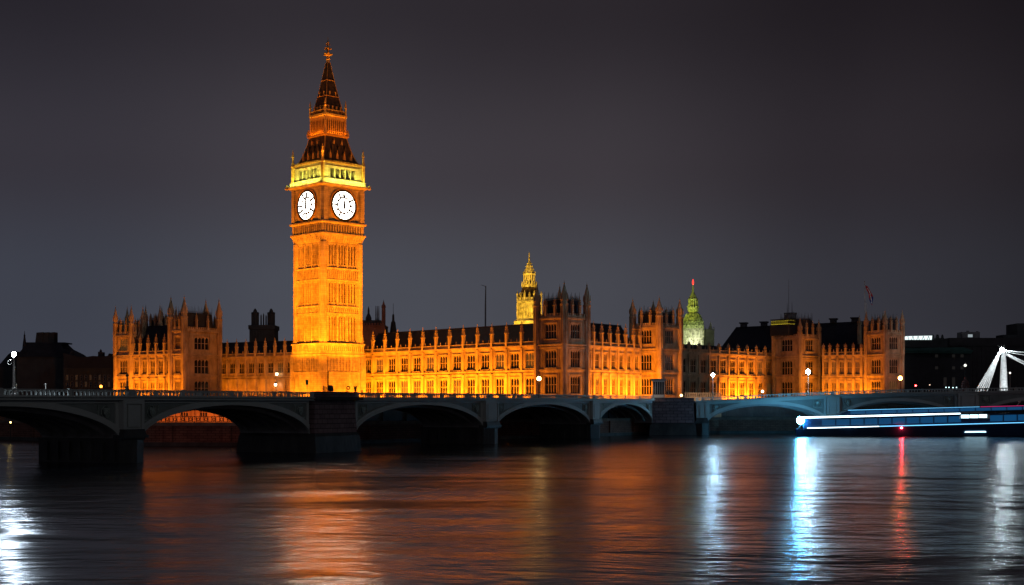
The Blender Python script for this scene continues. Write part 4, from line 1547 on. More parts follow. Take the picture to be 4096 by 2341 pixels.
# ------------------------------------------------------------------ terrace seen through the second arch
def terrace():
    p0, p1 = Vector((-70, 236, 0)), Vector((-30, 229, 0))
    d = p1 - p0
    L = d.length
    root = thing("terrace_house", "low orange lit terrace building on the bank, framed by the left bridge arch", "building", (p0.x, p0.y, GZ), math.atan2(d.y, d.x))
    n = 12
    bw = L / n
    holes = [(bw * (i + .5) - .75, bw * (i + .5) + .75, .9, 2.5) for i in range(n)]
    w = MB()
    w.holed(0, L, 0, 3.3, holes, .3)
    w.add([(0, 0, 0), (0, 7, 0), (0, 7, 3.3), (0, 0, 3.3)], [(0, 3, 2, 1)])
    w.add([(L, 0, 0), (L, 7, 0), (L, 7, 3.3), (L, 0, 3.3)], [(0, 1, 2, 3)])
    w.add([(0, 7, 0), (L, 7, 0), (L, 7, 3.3), (0, 7, 3.3)], [(0, 3, 2, 1)])
    for i in range(n + 1):
        x = min(max(bw * i, .25), L - .25)
        w.box(x - .22, x + .22, -.25, .02, 0, 3.2)
    w.build("wall", STONE, root)
    for h in holes:
        window(root, T(h[0], .08, h[2]), 1.5, 1.6, 2, 1)
    c = MB()
    c.box(-.1, L + .1, -.4, 7.1, 3.303, 3.6)
    c.build("roof", STONE, root)
    rl = thing("terrace_railing", "dark openwork railing along the top of the brick river wall", "railing", (-56, 210, GZ + .25))
    m = MB()
    x0, x1 = 0.2, 18.8
    m.box(x0, x1, -.06, .06, .82, .92)
    m.box(x0, x1, -.05, .05, .08, .16)
    q = 0
    x = x0
    while x < x1:
        m.box(x - .05, x + .05, -.04, .04, .16, .82)
        if q % 2 == 0:
            m.torus((x + .3, 0, .48), .22, .05, 8, 4)
        x += .6
        q += 1
    m.build("railing", IRON, rl)
    rl.rotation_euler = (0, 0, math.atan2(-2, 19))
    strip_light((-67, 231.4, GZ + .15), (-32, 225.2, GZ + .15), Vector((.17, .98)), .9, 1500, (1, .17, .008), .3)
    strip_light((-55, 205.5, .9), (-38, 203.7, .9), Vector((.1, 1)), .4, 16, (1, .14, .01), .3)


terrace()

# added dark wall, blocks the lit palace foot behind the middle and right arches
rw = thing("added_screen_wall", "added dark screen wall standing behind the middle and right bridge arches", "river wall", (-33, 216, GZ))
RWP = [(-33, 212), (-13, 240), (28, 297), (45, 307), (300, 306)]
m, cpw = MB(), MB()
for (xa, ya), (xb, yb) in zip(RWP[:-1], RWP[1:]):
    dv = Vector((xb - xa, yb - ya, 0))
    m.M = T(xa + 33, ya - 216, 0) @ RZ(math.atan2(dv.y, dv.x))
    cpw.M = m.M
    m.box(0, dv.length, 0, .8, -3.2, 3.2)
    for k in range(int(dv.length / 6)):
        m.box(6 * k + 2, 6 * k + 2.9, -.3, 0, -3.2, 3.0)
    cpw.box(0, dv.length, -.25, 1.0, 3.203, 3.45)
m.build("wall", PIERST, rw)
cpw.build("coping", PIERST, rw)

# ------------------------------------------------------------------ the bridge
BP = Vector((-39.9, 148.0, 0))
BA = math.atan2(.8955, .445)
BW = 10.6
BQ = Vector((29.4, 287.6, 0))
BB = R(-1.2)
bridge = thing("road_bridge", "long grey green arched bridge with stone piers and openwork balustrade crossing the whole picture", "bridge", BP)
MA = RZ(BA)
MBr = Matrix.Translation(BQ - BP) @ RZ(BB)


def lerp_t(t, tab):
    if t <= tab[0][0]:
        return tab[0][1]
    for (a, za), (b, zb) in zip(tab[:-1], tab[1:]):
        if t <= b:
            f = (t - a) / (b - a)
            return za + (zb - za) * f
    return tab[-1][1]


ZA = lambda a: lerp_t(a, [(-90, 7.35), (0, 7.70), (43, 7.78), (80, 7.92), (156, 8.06)])
ZB = lambda b: lerp_t(b, [(0, 7.55), (8, 7.65), (19.5, 8.15), (35, 8.9), (51, 9.42), (66, 9.62), (76, 9.82), (110, 10.1)])


def ribbon(m, a0, a1, y0, y1, lo, hi, n=8):
    rs = []
    for k in range(n + 1):
        a = a0 + (a1 - a0) * k / n
        rs.append([(a, y0, lo(a)), (a, y1, lo(a)), (a, y1, hi(a)), (a, y0, hi(a))])
    m.rings(rs)


def arch(M, a0, a1, zs, zc, zt, shields=True):
    n = 28
    c, h = (a0 + a1) / 2, (a1 - a0) / 2
    cur = []
    for k in range(n + 1):
        u = -math.cos(math.pi * k / n)
        cur.append((c + h * u, zs + (zc - zs) * max(0, 1 - u * u) ** .58))
    top = lambda a: zt(a) - 1.08
    m = MB(M)
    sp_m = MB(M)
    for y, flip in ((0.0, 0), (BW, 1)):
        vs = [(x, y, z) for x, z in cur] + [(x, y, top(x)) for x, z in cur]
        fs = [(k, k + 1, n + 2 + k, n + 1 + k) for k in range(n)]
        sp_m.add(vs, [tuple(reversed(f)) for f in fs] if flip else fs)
    # moulded ring, head strip and side strips standing proud of the spandrel
    th = .62
    ring = []
    for k in range(n + 1):
        x, z = cur[k]
        j0, j1 = max(0, k - 1), min(n, k + 1)
        tx, tz = cur[j1][0] - cur[j0][0], cur[j1][1] - cur[j0][1]
        q = math.hypot(tx, tz)
        nx, nz = -tz / q, tx / q
        t = th * (1.0 if .12 < k / n < .88 else 1.15)
        zz = min(z + nz * t, top(x) - .02)
        ring.append([(x, -.22, z), (x, .03, z), (min(max(x + nx * t, a0), a1), .03, zz), (min(max(x + nx * t, a0), a1), -.22, zz)])
    m.rings(ring)
    r2 = [[(p[0][0], -.30, p[0][2] - .03), (p[0][0], -.20, p[0][2] - .03), (p[0][0] * .8 + p[3][0] * .2, -.20, p[0][2] * .72 + p[3][2] * .28), (p[0][0] * .8 + p[3][0] * .2, -.30, p[0][2] * .72 + p[3][2] * .28)] for p in ring]
    m.rings(r2)
    ribbon(m, a0, a1, -.16, .02, lambda a: top(a) - .34, lambda a: top(a) - .004)
    for a in (a0, a1 - .5):
        m.box(a + .003, a + .497, -.14, .02, zs + .9, top(a) - .345)
    o = m.build("arch", BRIDGE, bridge)
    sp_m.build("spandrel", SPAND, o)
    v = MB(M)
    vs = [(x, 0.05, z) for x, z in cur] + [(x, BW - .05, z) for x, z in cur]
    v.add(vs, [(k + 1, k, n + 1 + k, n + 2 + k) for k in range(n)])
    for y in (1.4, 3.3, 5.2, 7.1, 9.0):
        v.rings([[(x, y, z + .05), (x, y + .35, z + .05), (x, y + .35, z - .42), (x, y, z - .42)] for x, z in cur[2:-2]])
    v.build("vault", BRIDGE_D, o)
    if shields:
        for sx, a in ((1, a0 + .75), (-1, a1 - .75)):
            w = min(2.3, h * .16)
            x0, x1 = (a, a + w) if sx > 0 else (a - w, a)
            zz = top(a) - .5
            s = MB(M)
            xm, zm = (x0 + x1) / 2, zz - .75
            s.box(x0, x1, -.05, .02, zz - 1.75, zz - 1.62)
            s.box(x1 - .1 if sx > 0 else x0, x1 if sx > 0 else x0 + .1, -.13, .02, zz - 1.6, zz)
            s.add([(xm - .5, -.2, zm + .45), (xm + .5, -.2, zm + .45), (xm + .42, -.24, zm - .15), (xm, -.2, zm - .6), (xm - .42, -.24, zm - .15), (xm, -.34, zm + .05)],
                  [(0, 5, 1), (1, 5, 2), (2, 5, 3), (3, 5, 4), (4, 5, 0)])
            s.torus((xm, -.08, zm), .62, .07, 14, 4)
            s.build("shield", SHIELD, o)
    return o


def pier(M, a0, a1, zs, zt, plain=False):
    m = MB(M)
    y0, y1 = -.45, BW + .3
    xm = (a0 + a1) / 2
    e = .22
    m.rings([[(a0 - e, y0, z), (xm, y0 - .7, z), (a1 + e, y0, z), (a1 + e, y1, z), (xm, y1 + .7, z), (a0 - e, y1, z)] for z in (-1.5, .9, .9001, zs - .1)])
    for k in range(7):
        y = y0 + .6 + 1.55 * k
        for x, s in ((a0 - e, -1), (a1 + e, 1)):
            m.box(min(x, x + s * .22), max(x, x + s * .22), y, y + .45, .2, zs - .25)
    m.box(a0 - e - .15, a1 + e + .15, y0 - .1, y1 + .1, zs - .1, zs + .12)
    p = m.build("pier", PIERST, bridge)
    q = MB(M)
    t = zt(xm) - 1.085
    q.box(a0 + .02, a1 - .02, -.62, .0, zs + 1.05, t)
    q.box(a0 + .02, a0 + .42, -.80, -.62, zs + 1.05, t)
    q.box(a1 - .42, a1 - .02, -.80, -.62, zs + 1.05, t)
    q.box(a0 + .42, a1 - .42, -.80, -.62, t - .4, t)
    q.box(a0 + .7, a1 - .7, -.78, -.62, zs + 1.3, t - .55)
    q.box(a0, a1, .02, BW, zs + .12, t)
    q.build("pilaster", BRIDGE, p)
    c = MB(M)
    c.box(a0 - .3, a1 + .3, -1.1, .4, zs + .122, zs + .45)
    c.rings([[(a0 - .1, -1.0, zs + .452), (a1 + .1, -1.0, zs + .452), (a1 + .1, .3, zs + .452), (a0 - .1, .3, zs + .452)],
             [(a0 + .05, -.85, zs + 1.048), (a1 - .05, -.85, zs + 1.048), (a1 - .05, .3, zs + 1.048), (a0 + .05, .3, zs + 1.048)]])
    c.build("capital", PIERST, p)
    return p


def stone_pier(M, a0, a1, zt, batter=.9, proud=2.0):
    """broad battered granite pier"""
    m = MB(M)
    t = zt((a0 + a1) / 2)
    lo, mid = [], []
    rs = []
    for z, b in ((2.45, batter * .55), (t - 1.0, 0.0)):
        rs.append([(a0 - b, -proud - b, z), (a1 + b, -proud - b, z), (a1 + b, BW + proud, z), (a0 - b, BW + proud, z)])
    m.rings(rs)
    o = m.build("granite_pier", GRANITE, bridge)
    f = MB(M)
    b = batter
    f.rings([[(a0 - b - x, -proud - b - x, z), (a1 + b + x, -proud - b - x, z), (a1 + b + x, BW + proud + x, z), (a0 - b - x, BW + proud + x, z)] for z, x in ((-1.5, .25), (.3, .2), (2.1, 0), (2.45, -.2))])
    f.build("foot", PIERST, o)
    c = MB(M)
    c.rings([[(a0 - x, -proud - x, z), (a1 + x, -proud - x, z), (a1 + x, -.02, z), (a0 - x, -.02, z)] for z, x in ((t - .998, 0), (t - .9, .28), (t - .62, .28), (t - .55, .1), (t - .08, .1), (t - .06, .2), (t + .08, .2))])
    c.build("cap", GRANITE, o)
    return o


def balustrade(M, a0, a1, zt, y=-.35, name="balustrade"):
    m = MB(M)
    n = max(2, int((a1 - a0) / 4))
    ribbon(m, a0, a1, y - .1, y + .1, lambda a: zt(a) - .10, lambda a: zt(a), n)
    ribbon(m, a0, a1, y - .1, y + .1, lambda a: zt(a) - .70, lambda a: zt(a) - .61, n)
    k = int((a1 - a0) / .60)
    for i in range(k + 1):
        a = a0 + (a1 - a0) * i / k
        z = zt(a)
        m.box(a - .055, a + .055, y - .06, y + .06, z - .61, z - .10)
        if i < k:
            w = (a1 - a0) / k
            am = a + w / 2
            m.add([(a, y - .05, z - .1), (a, y - .05, z - .22), (am, y - .05, z - .1), (a + w, y - .05, z - .22), (a + w, y - .05, z - .1)], [(0, 1, 2), (2, 3, 4)])
    for i in range(int((a1 - a0) / 7.5) + 1):
        a = a0 + (a1 - a0) * i / max(1, int((a1 - a0) / 7.5))
        a = min(max(a, a0 + .2), a1 - .2)
        m.box(a - .18, a + .18, y - .14, y + .14, zt(a) - .70, zt(a) + .06)
    return m.build(name, BRIDGE, bridge)


def cornice(M, a0, a1, zt, far=True):
    m = MB(M)
    n = max(2, int((a1 - a0) / 4))
    ribbon(m, a0, a1, -.75, .1, lambda a: zt(a) - .80, lambda a: zt(a) - .705, n)
    ribbon(m, a0, a1, -.52, .1, lambda a: zt(a) - .98, lambda a: zt(a) - .804, n)
    ribbon(m, a0, a1, -.66, .1, lambda a: zt(a) - 1.078, lambda a: zt(a) - .984, n)
    m.build("cornice", BRIDGE, bridge)
    d = MB(M)
    ribbon(d, a0, a1, .1, BW, lambda a: zt(a) - 1.07, lambda a: zt(a) - .80, n)
    d.build("deck", ROAD, bridge)
    f = MB(M)
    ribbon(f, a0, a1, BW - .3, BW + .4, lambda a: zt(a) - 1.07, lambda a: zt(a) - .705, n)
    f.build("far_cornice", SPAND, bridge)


ZS = 2.5
arch(MA, -70, -38.6, ZS, 5.9, ZA)
pier(MA, -38.6, -34.6, ZS, ZA)
arch(MA, -34.6, -2.9, ZS, 6.0, ZA)
pier(MA, -2.9, 0.3, ZS, ZA)
arch(MA, .3, 31.6, ZS, 6.12, ZA)
stone_pier(MA, 32.3, 41.6, ZA, .5, .45)
arch(MA, 42.4, 79.0, ZS, 6.18, ZA)
pier(MA, 79.0, 83.4, ZS, ZA)
arch(MA, 83.4, 121.6, ZS, 6.3, ZA)
pier(MA, 121.6, 125.6, ZS, ZA)
arch(MA, 125.6, 154.2, ZS, 6.35, ZA)
for a0, a1 in ((-70, -36.8), (-36.8, -1.3), (-1.3, 32.2), (42.2, 81.2), (81.2, 123.6), (123.6, 154.4)):
    balustrade(MA, a0, a1, ZA)
    balustrade(MA, a0, a1, ZA, BW + .2, "far_balustrade")
cornice(MA, -70, 32.1, ZA)
cornice(MA, 42.2, 154.4, ZA)
d = MB(MA)
d.box(32.1, 42.2, -1.5, BW, ZA(37) - 1.0, ZA(37) - .6)
d.build("deck", ROAD, bridge)
# bend: granite abutment, then the right hand arches whose deck climbs to the right
stone_pier(MBr, -.6, 8.0, ZB, .35, 1.1)
pier(MBr, 8.6, 10.9, ZS, ZB)
arch(MBr, 10.9, 35.4, ZS, 6.42, ZB)
pier(MBr, 35.4, 38.0, ZS + .6, ZB)
arch(MBr, 38.0, 62.2, ZS + .6, 7.0, ZB)
pier(MBr, 62.2, 66.2, ZS + .8, ZB)
arch(MBr, 66.2, 92, ZS + .8, 7.3, ZB)
pier(MBr, 92, 96, ZS + .8, ZB)
arch(MBr, 96, 122, ZS + .8, 7.5, ZB)
for a0, a1 in ((9.8, 36.6), (36.6, 64.2), (64.2, 94), (94, 122)):
    balustrade(MBr, a0, a1, ZB)
    balustrade(MBr, a0, a1, ZB, BW + .2, "far_balustrade")
cornice(MBr, 8.3, 122, ZB)
d = MB(MBr)
d.box(-6, 8.3, -.9, BW, 6.5, 6.75)
d.build("deck", ROAD, bridge)


# ------------------------------------------------------------------ lamps
def on_bridge_A(px, y=-.35):
    """distance along the bridge seen at photo column px"""
    t = (px - 2048) / F
    q = MA @ Vector((0, y, 0))
    a = (t * (BP.y + q.y) - (BP.x + q.x)) / (.4446 - t * .8957)
    p = BP + MA @ Vector((a, y, 0))
    return a, Vector((p.x, p.y, 0))


def on_bridge_B(px, y=-.3):
    t = (px - 2048) / F
    q = RZ(BB) @ Vector((0, y, 0))
    c, s = math.cos(BB), math.sin(BB)
    b = (t * (BQ.y + q.y) - (BQ.x + q.x)) / (c - t * s)
    p = BQ + RZ(BB) @ Vector((b, y, 0))
    return b, Vector((p.x, p.y, 0))


def lamp_post(label, foot, ztop, glass, post=POSTM, r=.26, arms=False, w=.10, power=0, col=(.7, .85, 1), name="street_lamp", group="street lamps along the bridge"):
    root = thing(name, label, "street lamp", foot, 0, group)
    h = ztop - foot.z
    m = MB()
    m.lathe([(w * 2.6, 0), (w * 2.6, .3), (w * 1.7, .42), (w * 1.6, .8), (w * 1.1, .95), (w, 1.4), (w * .72, h - .42), (w * 1.3, h - .38), (w * .7, h - .30), (w * 1.2, h - r * .9)], 10)
    if arms:
        m.torus((-.42, 0, h - .80), .22, .03, 14, 5)
        m.tube((0, 0, h - .45), (-.6, 0, h - .72), .035, .03, 5)
    m.build("post", post, root)
    g = MB()
    g.lathe([(r * .45, h - r * .95), (r * .9, h - r * .5), (r, h), (r * .85, h + r * .5), (r * .4, h + r * .92), (.02, h + r)], 10)
    g.build("lamp_glass", glass, root, True)
    c = MB()
    c.lathe([(r * .55, h + r * .95), (r * .35, h + r * 1.2), (.04, h + r * 1.35), (.02, h + r * 1.7)], 8)
    c.build("lamp_cap", post, root)
    return root


def foot_on(kind, px, y=-.35, lift=-.70):
    if kind == 'A':
        a, p = on_bridge_A(px, y)
        p.z = ZA(a) + lift
    else:
        b, p = on_bridge_B(px, y)
        p.z = ZB(b) + lift
    return p


p = foot_on('A', 56, 1.2, -.8)
lamp_post("leftmost street lamp, thick pale post with a scroll bracket and blazing white head", p, zat(1417, p.y), E_LAMPL, r=.22, arms=True, w=.13)
p = foot_on('B', 2851, 1.2, -.8)
lamp_post("cold white street lamp on a pale post in front of the dark red wing", p, zat(1500, p.y), E_LAMP, r=.34, w=.12)
p = foot_on('B', 3233, 1.2, -.8)
lamp_post("brightest cold white street lamp, in front of the tower with yellow cresting", p, zat(1487, p.y), E_LAMP, r=.46, w=.10)
p = foot_on('A', 2155, .6, -.8)
lamp_post("round warm globe lamp on the bridge before the first corner tower", p, zat(1515, p.y), E_WARM, r=.36, w=.09, post=IRON)
p = foot_on('B', 3861, 1.2, -.8)
lp = lamp_post("ornate dark lamp standard with thick carved foot near the white mast", p, zat(1462, p.y), emit("pale lamp glass", (.9, .9, .8), 1.6), r=.30, w=.16, post=IRON)
m = MB()
m.lathe([(1.0, 0), (1.05, .6), (.8, .9), (.95, 1.3), (.6, 1.7), (.75, 2.1), (.35, 2.6), (.2, 3.2)], 8)
for k in range(6):
    m.ball((.6 * math.cos(k * 1.05), .6 * math.sin(k * 1.05), 1.2 + .3 * (k % 3)), .32, 6, 5)
m.build("carved_foot", REDST, lp)
p = foot_on('B', 4040, 1.2, -.8)
lamp_post("small hooked lamp right of the white mast on a thin yellowish post", p, zat(1492, p.y), emit("pale hooked lamp", (1, 1, .9), 1.8), r=.20, w=.07)
p = foot_on('A', 509, -.35, 0.0)
lamp_post("unlit black lamp standard on the bridge parapet before the left palace block", p, zat(1502, p.y), GLASS, r=.16, w=.07, post=IRON)
p = Vector((*P(3663, 420), GZ))
lamp_post("tiny red signal lamp low beyond the bridge, right of the palace end", p, zat(1543, 420), E_RED, r=.26, w=.08, post=IRON, name="signal_lamp")
p = Vector((*P(3719, 420), GZ))
lamp_post("tiny warm lamp on a thin post between the red signal lamp and the ornate standard", p, zat(1540, 420), emit("tiny lamp", (1, .7, .5), 1.5), r=.18, w=.06, post=IRON, name="signal_lamp")
p = Vector((*P(3601, 350), GZ))
lamp_post("orange globe lamp glowing at the foot of the end tower", p, zat(1513, 350), emit("bright orange globe", (1, .42, .07), 42), r=.52, w=.1, post=IRON, name="globe_lamp")
p = Vector((*P(404, 405), GZ))
lamp_post("low orange lamp in front of the dark office block at the left", p, zat(1546, 405), E_ORANGE, r=.40, w=.1, post=IRON, name="globe_lamp")
p = Vector((*P(42, 232), -1))
lamp_post("small yellow lamp on a mooring post seen under the far left arch", p, zat(1690, 232), emit("mooring lamp", (1, .7, .2), 14), r=.13, w=.08, post=IRON, name="mooring_lamp")
p = Vector((*P(3050, 345), GZ))
lamp_post("low pale yellow lamp at the foot of the middle right wing", p, zat(1566, 345), emit("low yellow lamp", (1, .75, .35), 8), r=.34, w=.1, post=IRON, name="globe_lamp")
p = Vector((*P(2725, 300), GZ))
lamp_post("small square-looking warm lamp beside the granite abutment", p, zat(1582, 300), emit("abutment lamp", (1, .62, .22), 9), r=.28, w=.1, post=IRON, name="globe_lamp")

E_TINY = emit("tiny cold path light", (.6, .95, 1.0), 3)
for px in (3784, 3796, 3812, 3826):
    p = Vector((*P(px, 330), 8.5))
    p.z = GZ
    lamp_post("tiny cold bluish light in the row beyond the bridge left of the ornate lamp standard", p, zat(1549 + (px % 3), 330), E_TINY, r=.13, w=.05, post=IRON, name="path_light", group="row of tiny cold path lights")

# two lanterns on the dull orange wing
for px, py, lab in ((1107, 1497, "upper square lantern glowing on the dull orange wing left of the clock tower"),
                    (1102, 1540, "lower square lantern glowing on the dull orange wing left of the clock tower")):
    D_ = 378.6
    q = at(px, py, D_)
    la = thing("wall_lantern", lab, "lantern", q, 0, "lanterns on the dull orange wing")
    m = MB()
    m.square([(.26, -.3), (.32, .3)])
    m.build("lamp_glass", emit("lantern glass", (1, .80, .50), 9), la)
    m = MB()
    m.square([(.38, .303), (.38, .38), (.08, .7)])
    m.square([(.34, -.40), (.3, -.303)])
    m.box(-.05, .05, 0, 3.2, .50, .60)
    m.build("lantern_frame", IRON, la)

# small things on the bridge
p = foot_on('A', 1326, -1.9, .08)
hd = thing("arched_cover", "dark rounded cover standing on the granite pier's parapet before the clock tower", "cover", p, BA)
m = MB()
pr = [(-.42, 0), (.42, 0), (.42, .45), (.34, .66), (.18, .78), (-.06, .80), (-.28, .62), (-.42, .35)]
m.add([(x, 0, z) for x, z in pr] + [(x, .4, z) for x, z in pr], [tuple(range(8)), tuple(range(15, 7, -1))] + [(i, i + 8, (i + 1) % 8 + 8, (i + 1) % 8) for i in range(8)])
m.build("shell", IRON, hd)
m = MB()
m.box(-.3, .3, -.04, 0, .02, .5)
m.build("panel", DARKB, hd)
p = foot_on('A', 1300, -1.9, .08)
bd = thing("leaning_board", "three thin boards leaning beside the dark rounded cover", "boards", p, BA)
m = MB()
for k in range(3):
    x = -.4 + .3 * k
    m.add([(x, 0, 0), (x + .12, 0, 0), (x + .12 + .16, .05, .72 - .08 * k), (x + .16, .05, .72 - .08 * k), (x, .08, 0), (x + .12, .08, 0), (x + .28, .13, .72 - .08 * k), (x + .16, .13, .72 - .08 * k)],
          [(0, 1, 2, 3), (7, 6, 5, 4), (0, 3, 7, 4), (1, 5, 6, 2), (3, 2, 6, 7)])
m.build("board", IRON, bd)
p = foot_on('A', 1393, -1.9, .08)
lbuoy = thing("lifebuoy", "dark lifebuoy ring on a short stand on the bridge before the clock tower", "lifebuoy", p, R(20))
m = MB()
m.torus((0, 0, .50), .20, .075, 20, 8)
m.build("ring", IRON, lbuoy, True)
m = MB()
m.tube((-.18, .03, 0), (-.18, .03, .42), .04, .04, 6)
m.box(-.28, .0, -.05, .1, 0, .06)
m.build("stand", IRON, lbuoy)
p = foot_on('A', 1421, -1.6, .08)
tl = thing("signal_post", "short dark post with a forked head right of the lifebuoy", "post", p, R(30))
m = MB()
m.box(-.10, .14, -.08, .08, 0, .35)
m.box(-.16, .18, -.10, .10, .352, .66)
m.box(-.22, -.08, -.06, .06, .662, .74)
m.box(.06, .22, -.06, .06, .662, .78)
m.build("post", IRON, tl)
p = foot_on('A', 1228, .8, -.8)
sg = thing("green_sign", "small dark green square sign on a thin post before the clock tower's left foot", "sign", p, R(8))
m = MB()
m.box(-.03, .03, 0, .06, 0, zat(1521, p.y) - p.z)
m.build("post", IRON, sg)
m = MB()
m.box(-.17, .17, -.05, -.002, zat(1539, p.y) - p.z, zat(1521, p.y) - p.z)
m.build("sign_plate", GREENS, sg)
for px, py, lab in ((183, 1533, "thin pale bollard on the bridge before the dark mansion block"), (66, 1536, "short pale bollard close to the foot of the leftmost street lamp")):
    p = foot_on('A', px, .6, -.8)
    b_ = thing("bollard", lab, "bollard", p, 0, "bollards on the bridge")
    m = MB()
    h = zat(py, p.y) - p.z
    m.lathe([(.09, 0), (.07, .2), (.05, h - .2), (.08, h - .16), (.07, h - .04), (.02, h)], 8)
    m.build("post", POSTM, b_)

# pale kiosk on the abutment, with its own railing
p = foot_on('B', 2630, 2.0, 0)
p.z = 6.75
ks = thing("kiosk", "grey white glazed kiosk with a railing on the bridge abutment at the bright wing's end", "kiosk", p, R(-4))
m = MB()
m.box(-1.0, 1.45, 0, 2.4, 0, zat(1519, p.y) - p.z - .2)
for k in range(6):
    m.box(-.95 + .46 * k, -.87 + .46 * k, -.07, .0, .4, zat(1519, p.y) - p.z - .4)
m.box(-1.0, 1.45, -.07, 0, 1.5, 1.62)
m.build("body", principled("grey kiosk cladding", (.50, .48, .46), .5, 1.2, .2, 3), ks)
m = MB()
m.box(-1.25, 1.7, -.25, 2.6, zat(1519, p.y) - p.z - .198, zat(1516, p.y) - p.z)
m.build("roof", GREYST, ks)
m = MB()
for k in range(5):
    m.box(-.86 + .46 * k, -.50 + .46 * k, -.03, -.004, 1.66, zat(1519, p.y) - p.z - .45)
m.build("kiosk_window", GLASS, ks)
rl_ = thing("kiosk_railing", "pale balustraded stand in front of the grey white kiosk", "railing", Vector((p.x - .5, p.y - 2.2, 6.75)), R(-2))
m = MB()
m.box(-1.3, 1.6, -.1, .1, 1.25, 1.42)
m.box(-1.3, 1.6, -.15, .15, 0, .14)
for k in range(12):
    m.box(-1.25 + .25 * k, -1.13 + .25 * k, -.06, .06, .14, 1.25)
m.build("railing", WHITEM, rl_)
spot((p.x - 1.5, p.y - 5.5, 9.5), (p.x, p.y, 8), 150, (1, .85, .7), 90, 1)
# pale balustrade behind the bridge bend
b0, b1 = P(2738, 305), P(2885, 305)
tb = thing("pale_balustrade", "low pale stone balustrade lit warm behind the bridge bend beneath the dark red wing", "balustrade", (b0[0], b0[1], GZ))
m = MB()
L_ = b1[0] - b0[0]
m.box(0, L_, -.2, .2, 0, zat(1588, 305) - GZ)
m.box(0, L_, -.25, .25, zat(1571, 305) - GZ - .2, zat(1571, 305) - GZ)
k = int(L_ / .45)
for i in range(k):
    m.box(L_ * (i + .5) / k - .12, L_ * (i + .5) / k + .12, -.1, .1, zat(1588, 305) - GZ, zat(1571, 305) - GZ - .2)
m.build("balusters", STONE, tb)
strip_light((b0[0], 302.8, 7.4), (b1[0], 302.8, 7.4), Vector((0, 1)), .3, 90, (1, .5, .18), .1)

# ------------------------------------------------------------------ white cable mast at the right
D = 345
cm = thing("cable_mast", "white floodlit mast with fans of bright cables at the right picture edge", "mast", (*P(4010, D), GZ))
k = D / F


def cp(px, py, y=0.0):
    return ((px - 4010) * k, y, zat(py, D) - GZ)


m = MB()
a = Vector(cp(4005, 1402))
m.lathe([(17 * k, 0), (16 * k, zat(1555, D) - GZ), (12 * k, zat(1470, D) - GZ), (8 * k, zat(1412, D) - GZ), (4 * k, zat(1402, D) - GZ)], 10, ((4014 - 4010) * k, 0))
m.build("column", WHITEM, cm)
for i, (px, py, r) in enumerate(((3903, 1556, 3.2), (3914, 1557, 3.4), (3926, 1558, 3.4), (3938, 1558, 3.2), (3950, 1558, 3.2), (3962, 1558, 3.0))):
    m = MB()
    e_ = Vector(cp(px, py, -1 + .6 * i))
    t_ = Vector(cp(3993 + 2.2 * i, 1408, -.5 + .2 * i))
    e_ = t_ + (e_ - t_) * 1.22
    m.tube(t_, e_, r * k * .75, r * k * 1.05, 7)
    m.build("cable", WHITEM, cm, True)
for i, (px, py, r) in enumerate(((4200, 1420, 2.4), (4200, 1438, 1.8), (4200, 1492, 3.2), (4200, 1504, 3.4))):
    m = MB()
    m.tube(cp(4016, 1403 + 4 * i, 0), cp(px, py, -1 + i), r * k, r * k, 7)
    m.build("cable", WHITEM, cm, True)
m = MB()
m.ball(cp(4008, 1398), 7 * k, 10, 8)
m.build("mast_lamp", emit("mast lamp", (.75, .92, 1.0), 340), cm, True)
m = MB()
for q in range(7):
    t_ = q * .9
    m.tube(cp(4008, 1396), cp(4008 + 16 * math.cos(t_), 1388 - 10 * abs(math.sin(t_))), .1, .05, 4)
m.build("mast_head", IRON, cm)
mc = Vector((*P(3985, D), 0))
spot(mc + Vector((-3, -26, 5.5)), mc + Vector((-1.5, 0, 13)), 26000, (.86, .95, 1), 44, .9)
spot(mc + Vector((12, -26, 5.5)), mc + Vector((6, 0, 16)), 16000, (.86, .95, 1), 50, .9)

# ------------------------------------------------------------------ river boat, its light trail shaped as glowing strips
BO = Vector((*P(3180, 276), 0))
BANG = R(0.6)
boat = thing("river_boat", "long dark blue river boat with its light trail shaped as white and blue strips and a blazing bow lamp", "boat", BO, BANG)
LB = 62.0


def sheer(x):
    return .026 * x


def half(x):
    return 2.7 * min(1.0, max(.02, x / 10.0)) ** .62


sec = [0, .6, 1.6, 3, 5, 8, 12, 20, 30, 40, 50, 58, LB]
m = MB()
rs = []
for x in sec:
    h = half(x)
    rs.append([(x, -h, 1.35 + sheer(x)), (x + .25 * (1 - min(1, x / 6)), -h * .82, .1), (x + .4 * (1 - min(1, x / 6)), 0, -.5), (x + .25 * (1 - min(1, x / 6)), h * .82, .1), (x, h, 1.35 + sheer(x))])
m.rings(rs)
m.build("hull", NAVY, boat)
m = MB()
rs = []
for x in sec[2:]:
    h = half(x) - .35
    rs.append([(x, -h, 1.5 + sheer(x)), (x, h, 1.5 + sheer(x)), (x, h * .97, 3.45 + sheer(x)), (x, -h * .97, 3.45 + sheer(x))])
m.rings(rs)
m.build("lower_cabin", NAVY, boat)
m = MB()
rs = []
for x in [8, 9.5, 12, 20, 30, 40, 50, LB]:
    h = half(x) - .55
    z1 = 4.85 if x > 9 else 4.1
    rs.append([(x, -h, 3.98 + sheer(x)), (x, h, 3.98 + sheer(x)), (x + (.5 if x < 10 else 0), h * .9, z1 + sheer(x)), (x + (.5 if x < 10 else 0), -h * .9, z1 + sheer(x))])
m.rings(rs)
m.build("upper_cabin", NAVY, boat)
m = MB()
rs = []
for x in [6, 9, 12, 20, 30, 40, 50, LB]:
    h = half(x)
    rs.append([(x, -h, 3.46 + sheer(x)), (x, h, 3.46 + sheer(x)), (x, h, 3.54 + sheer(x)), (x, -h, 3.54 + sheer(x))])
m.rings(rs)
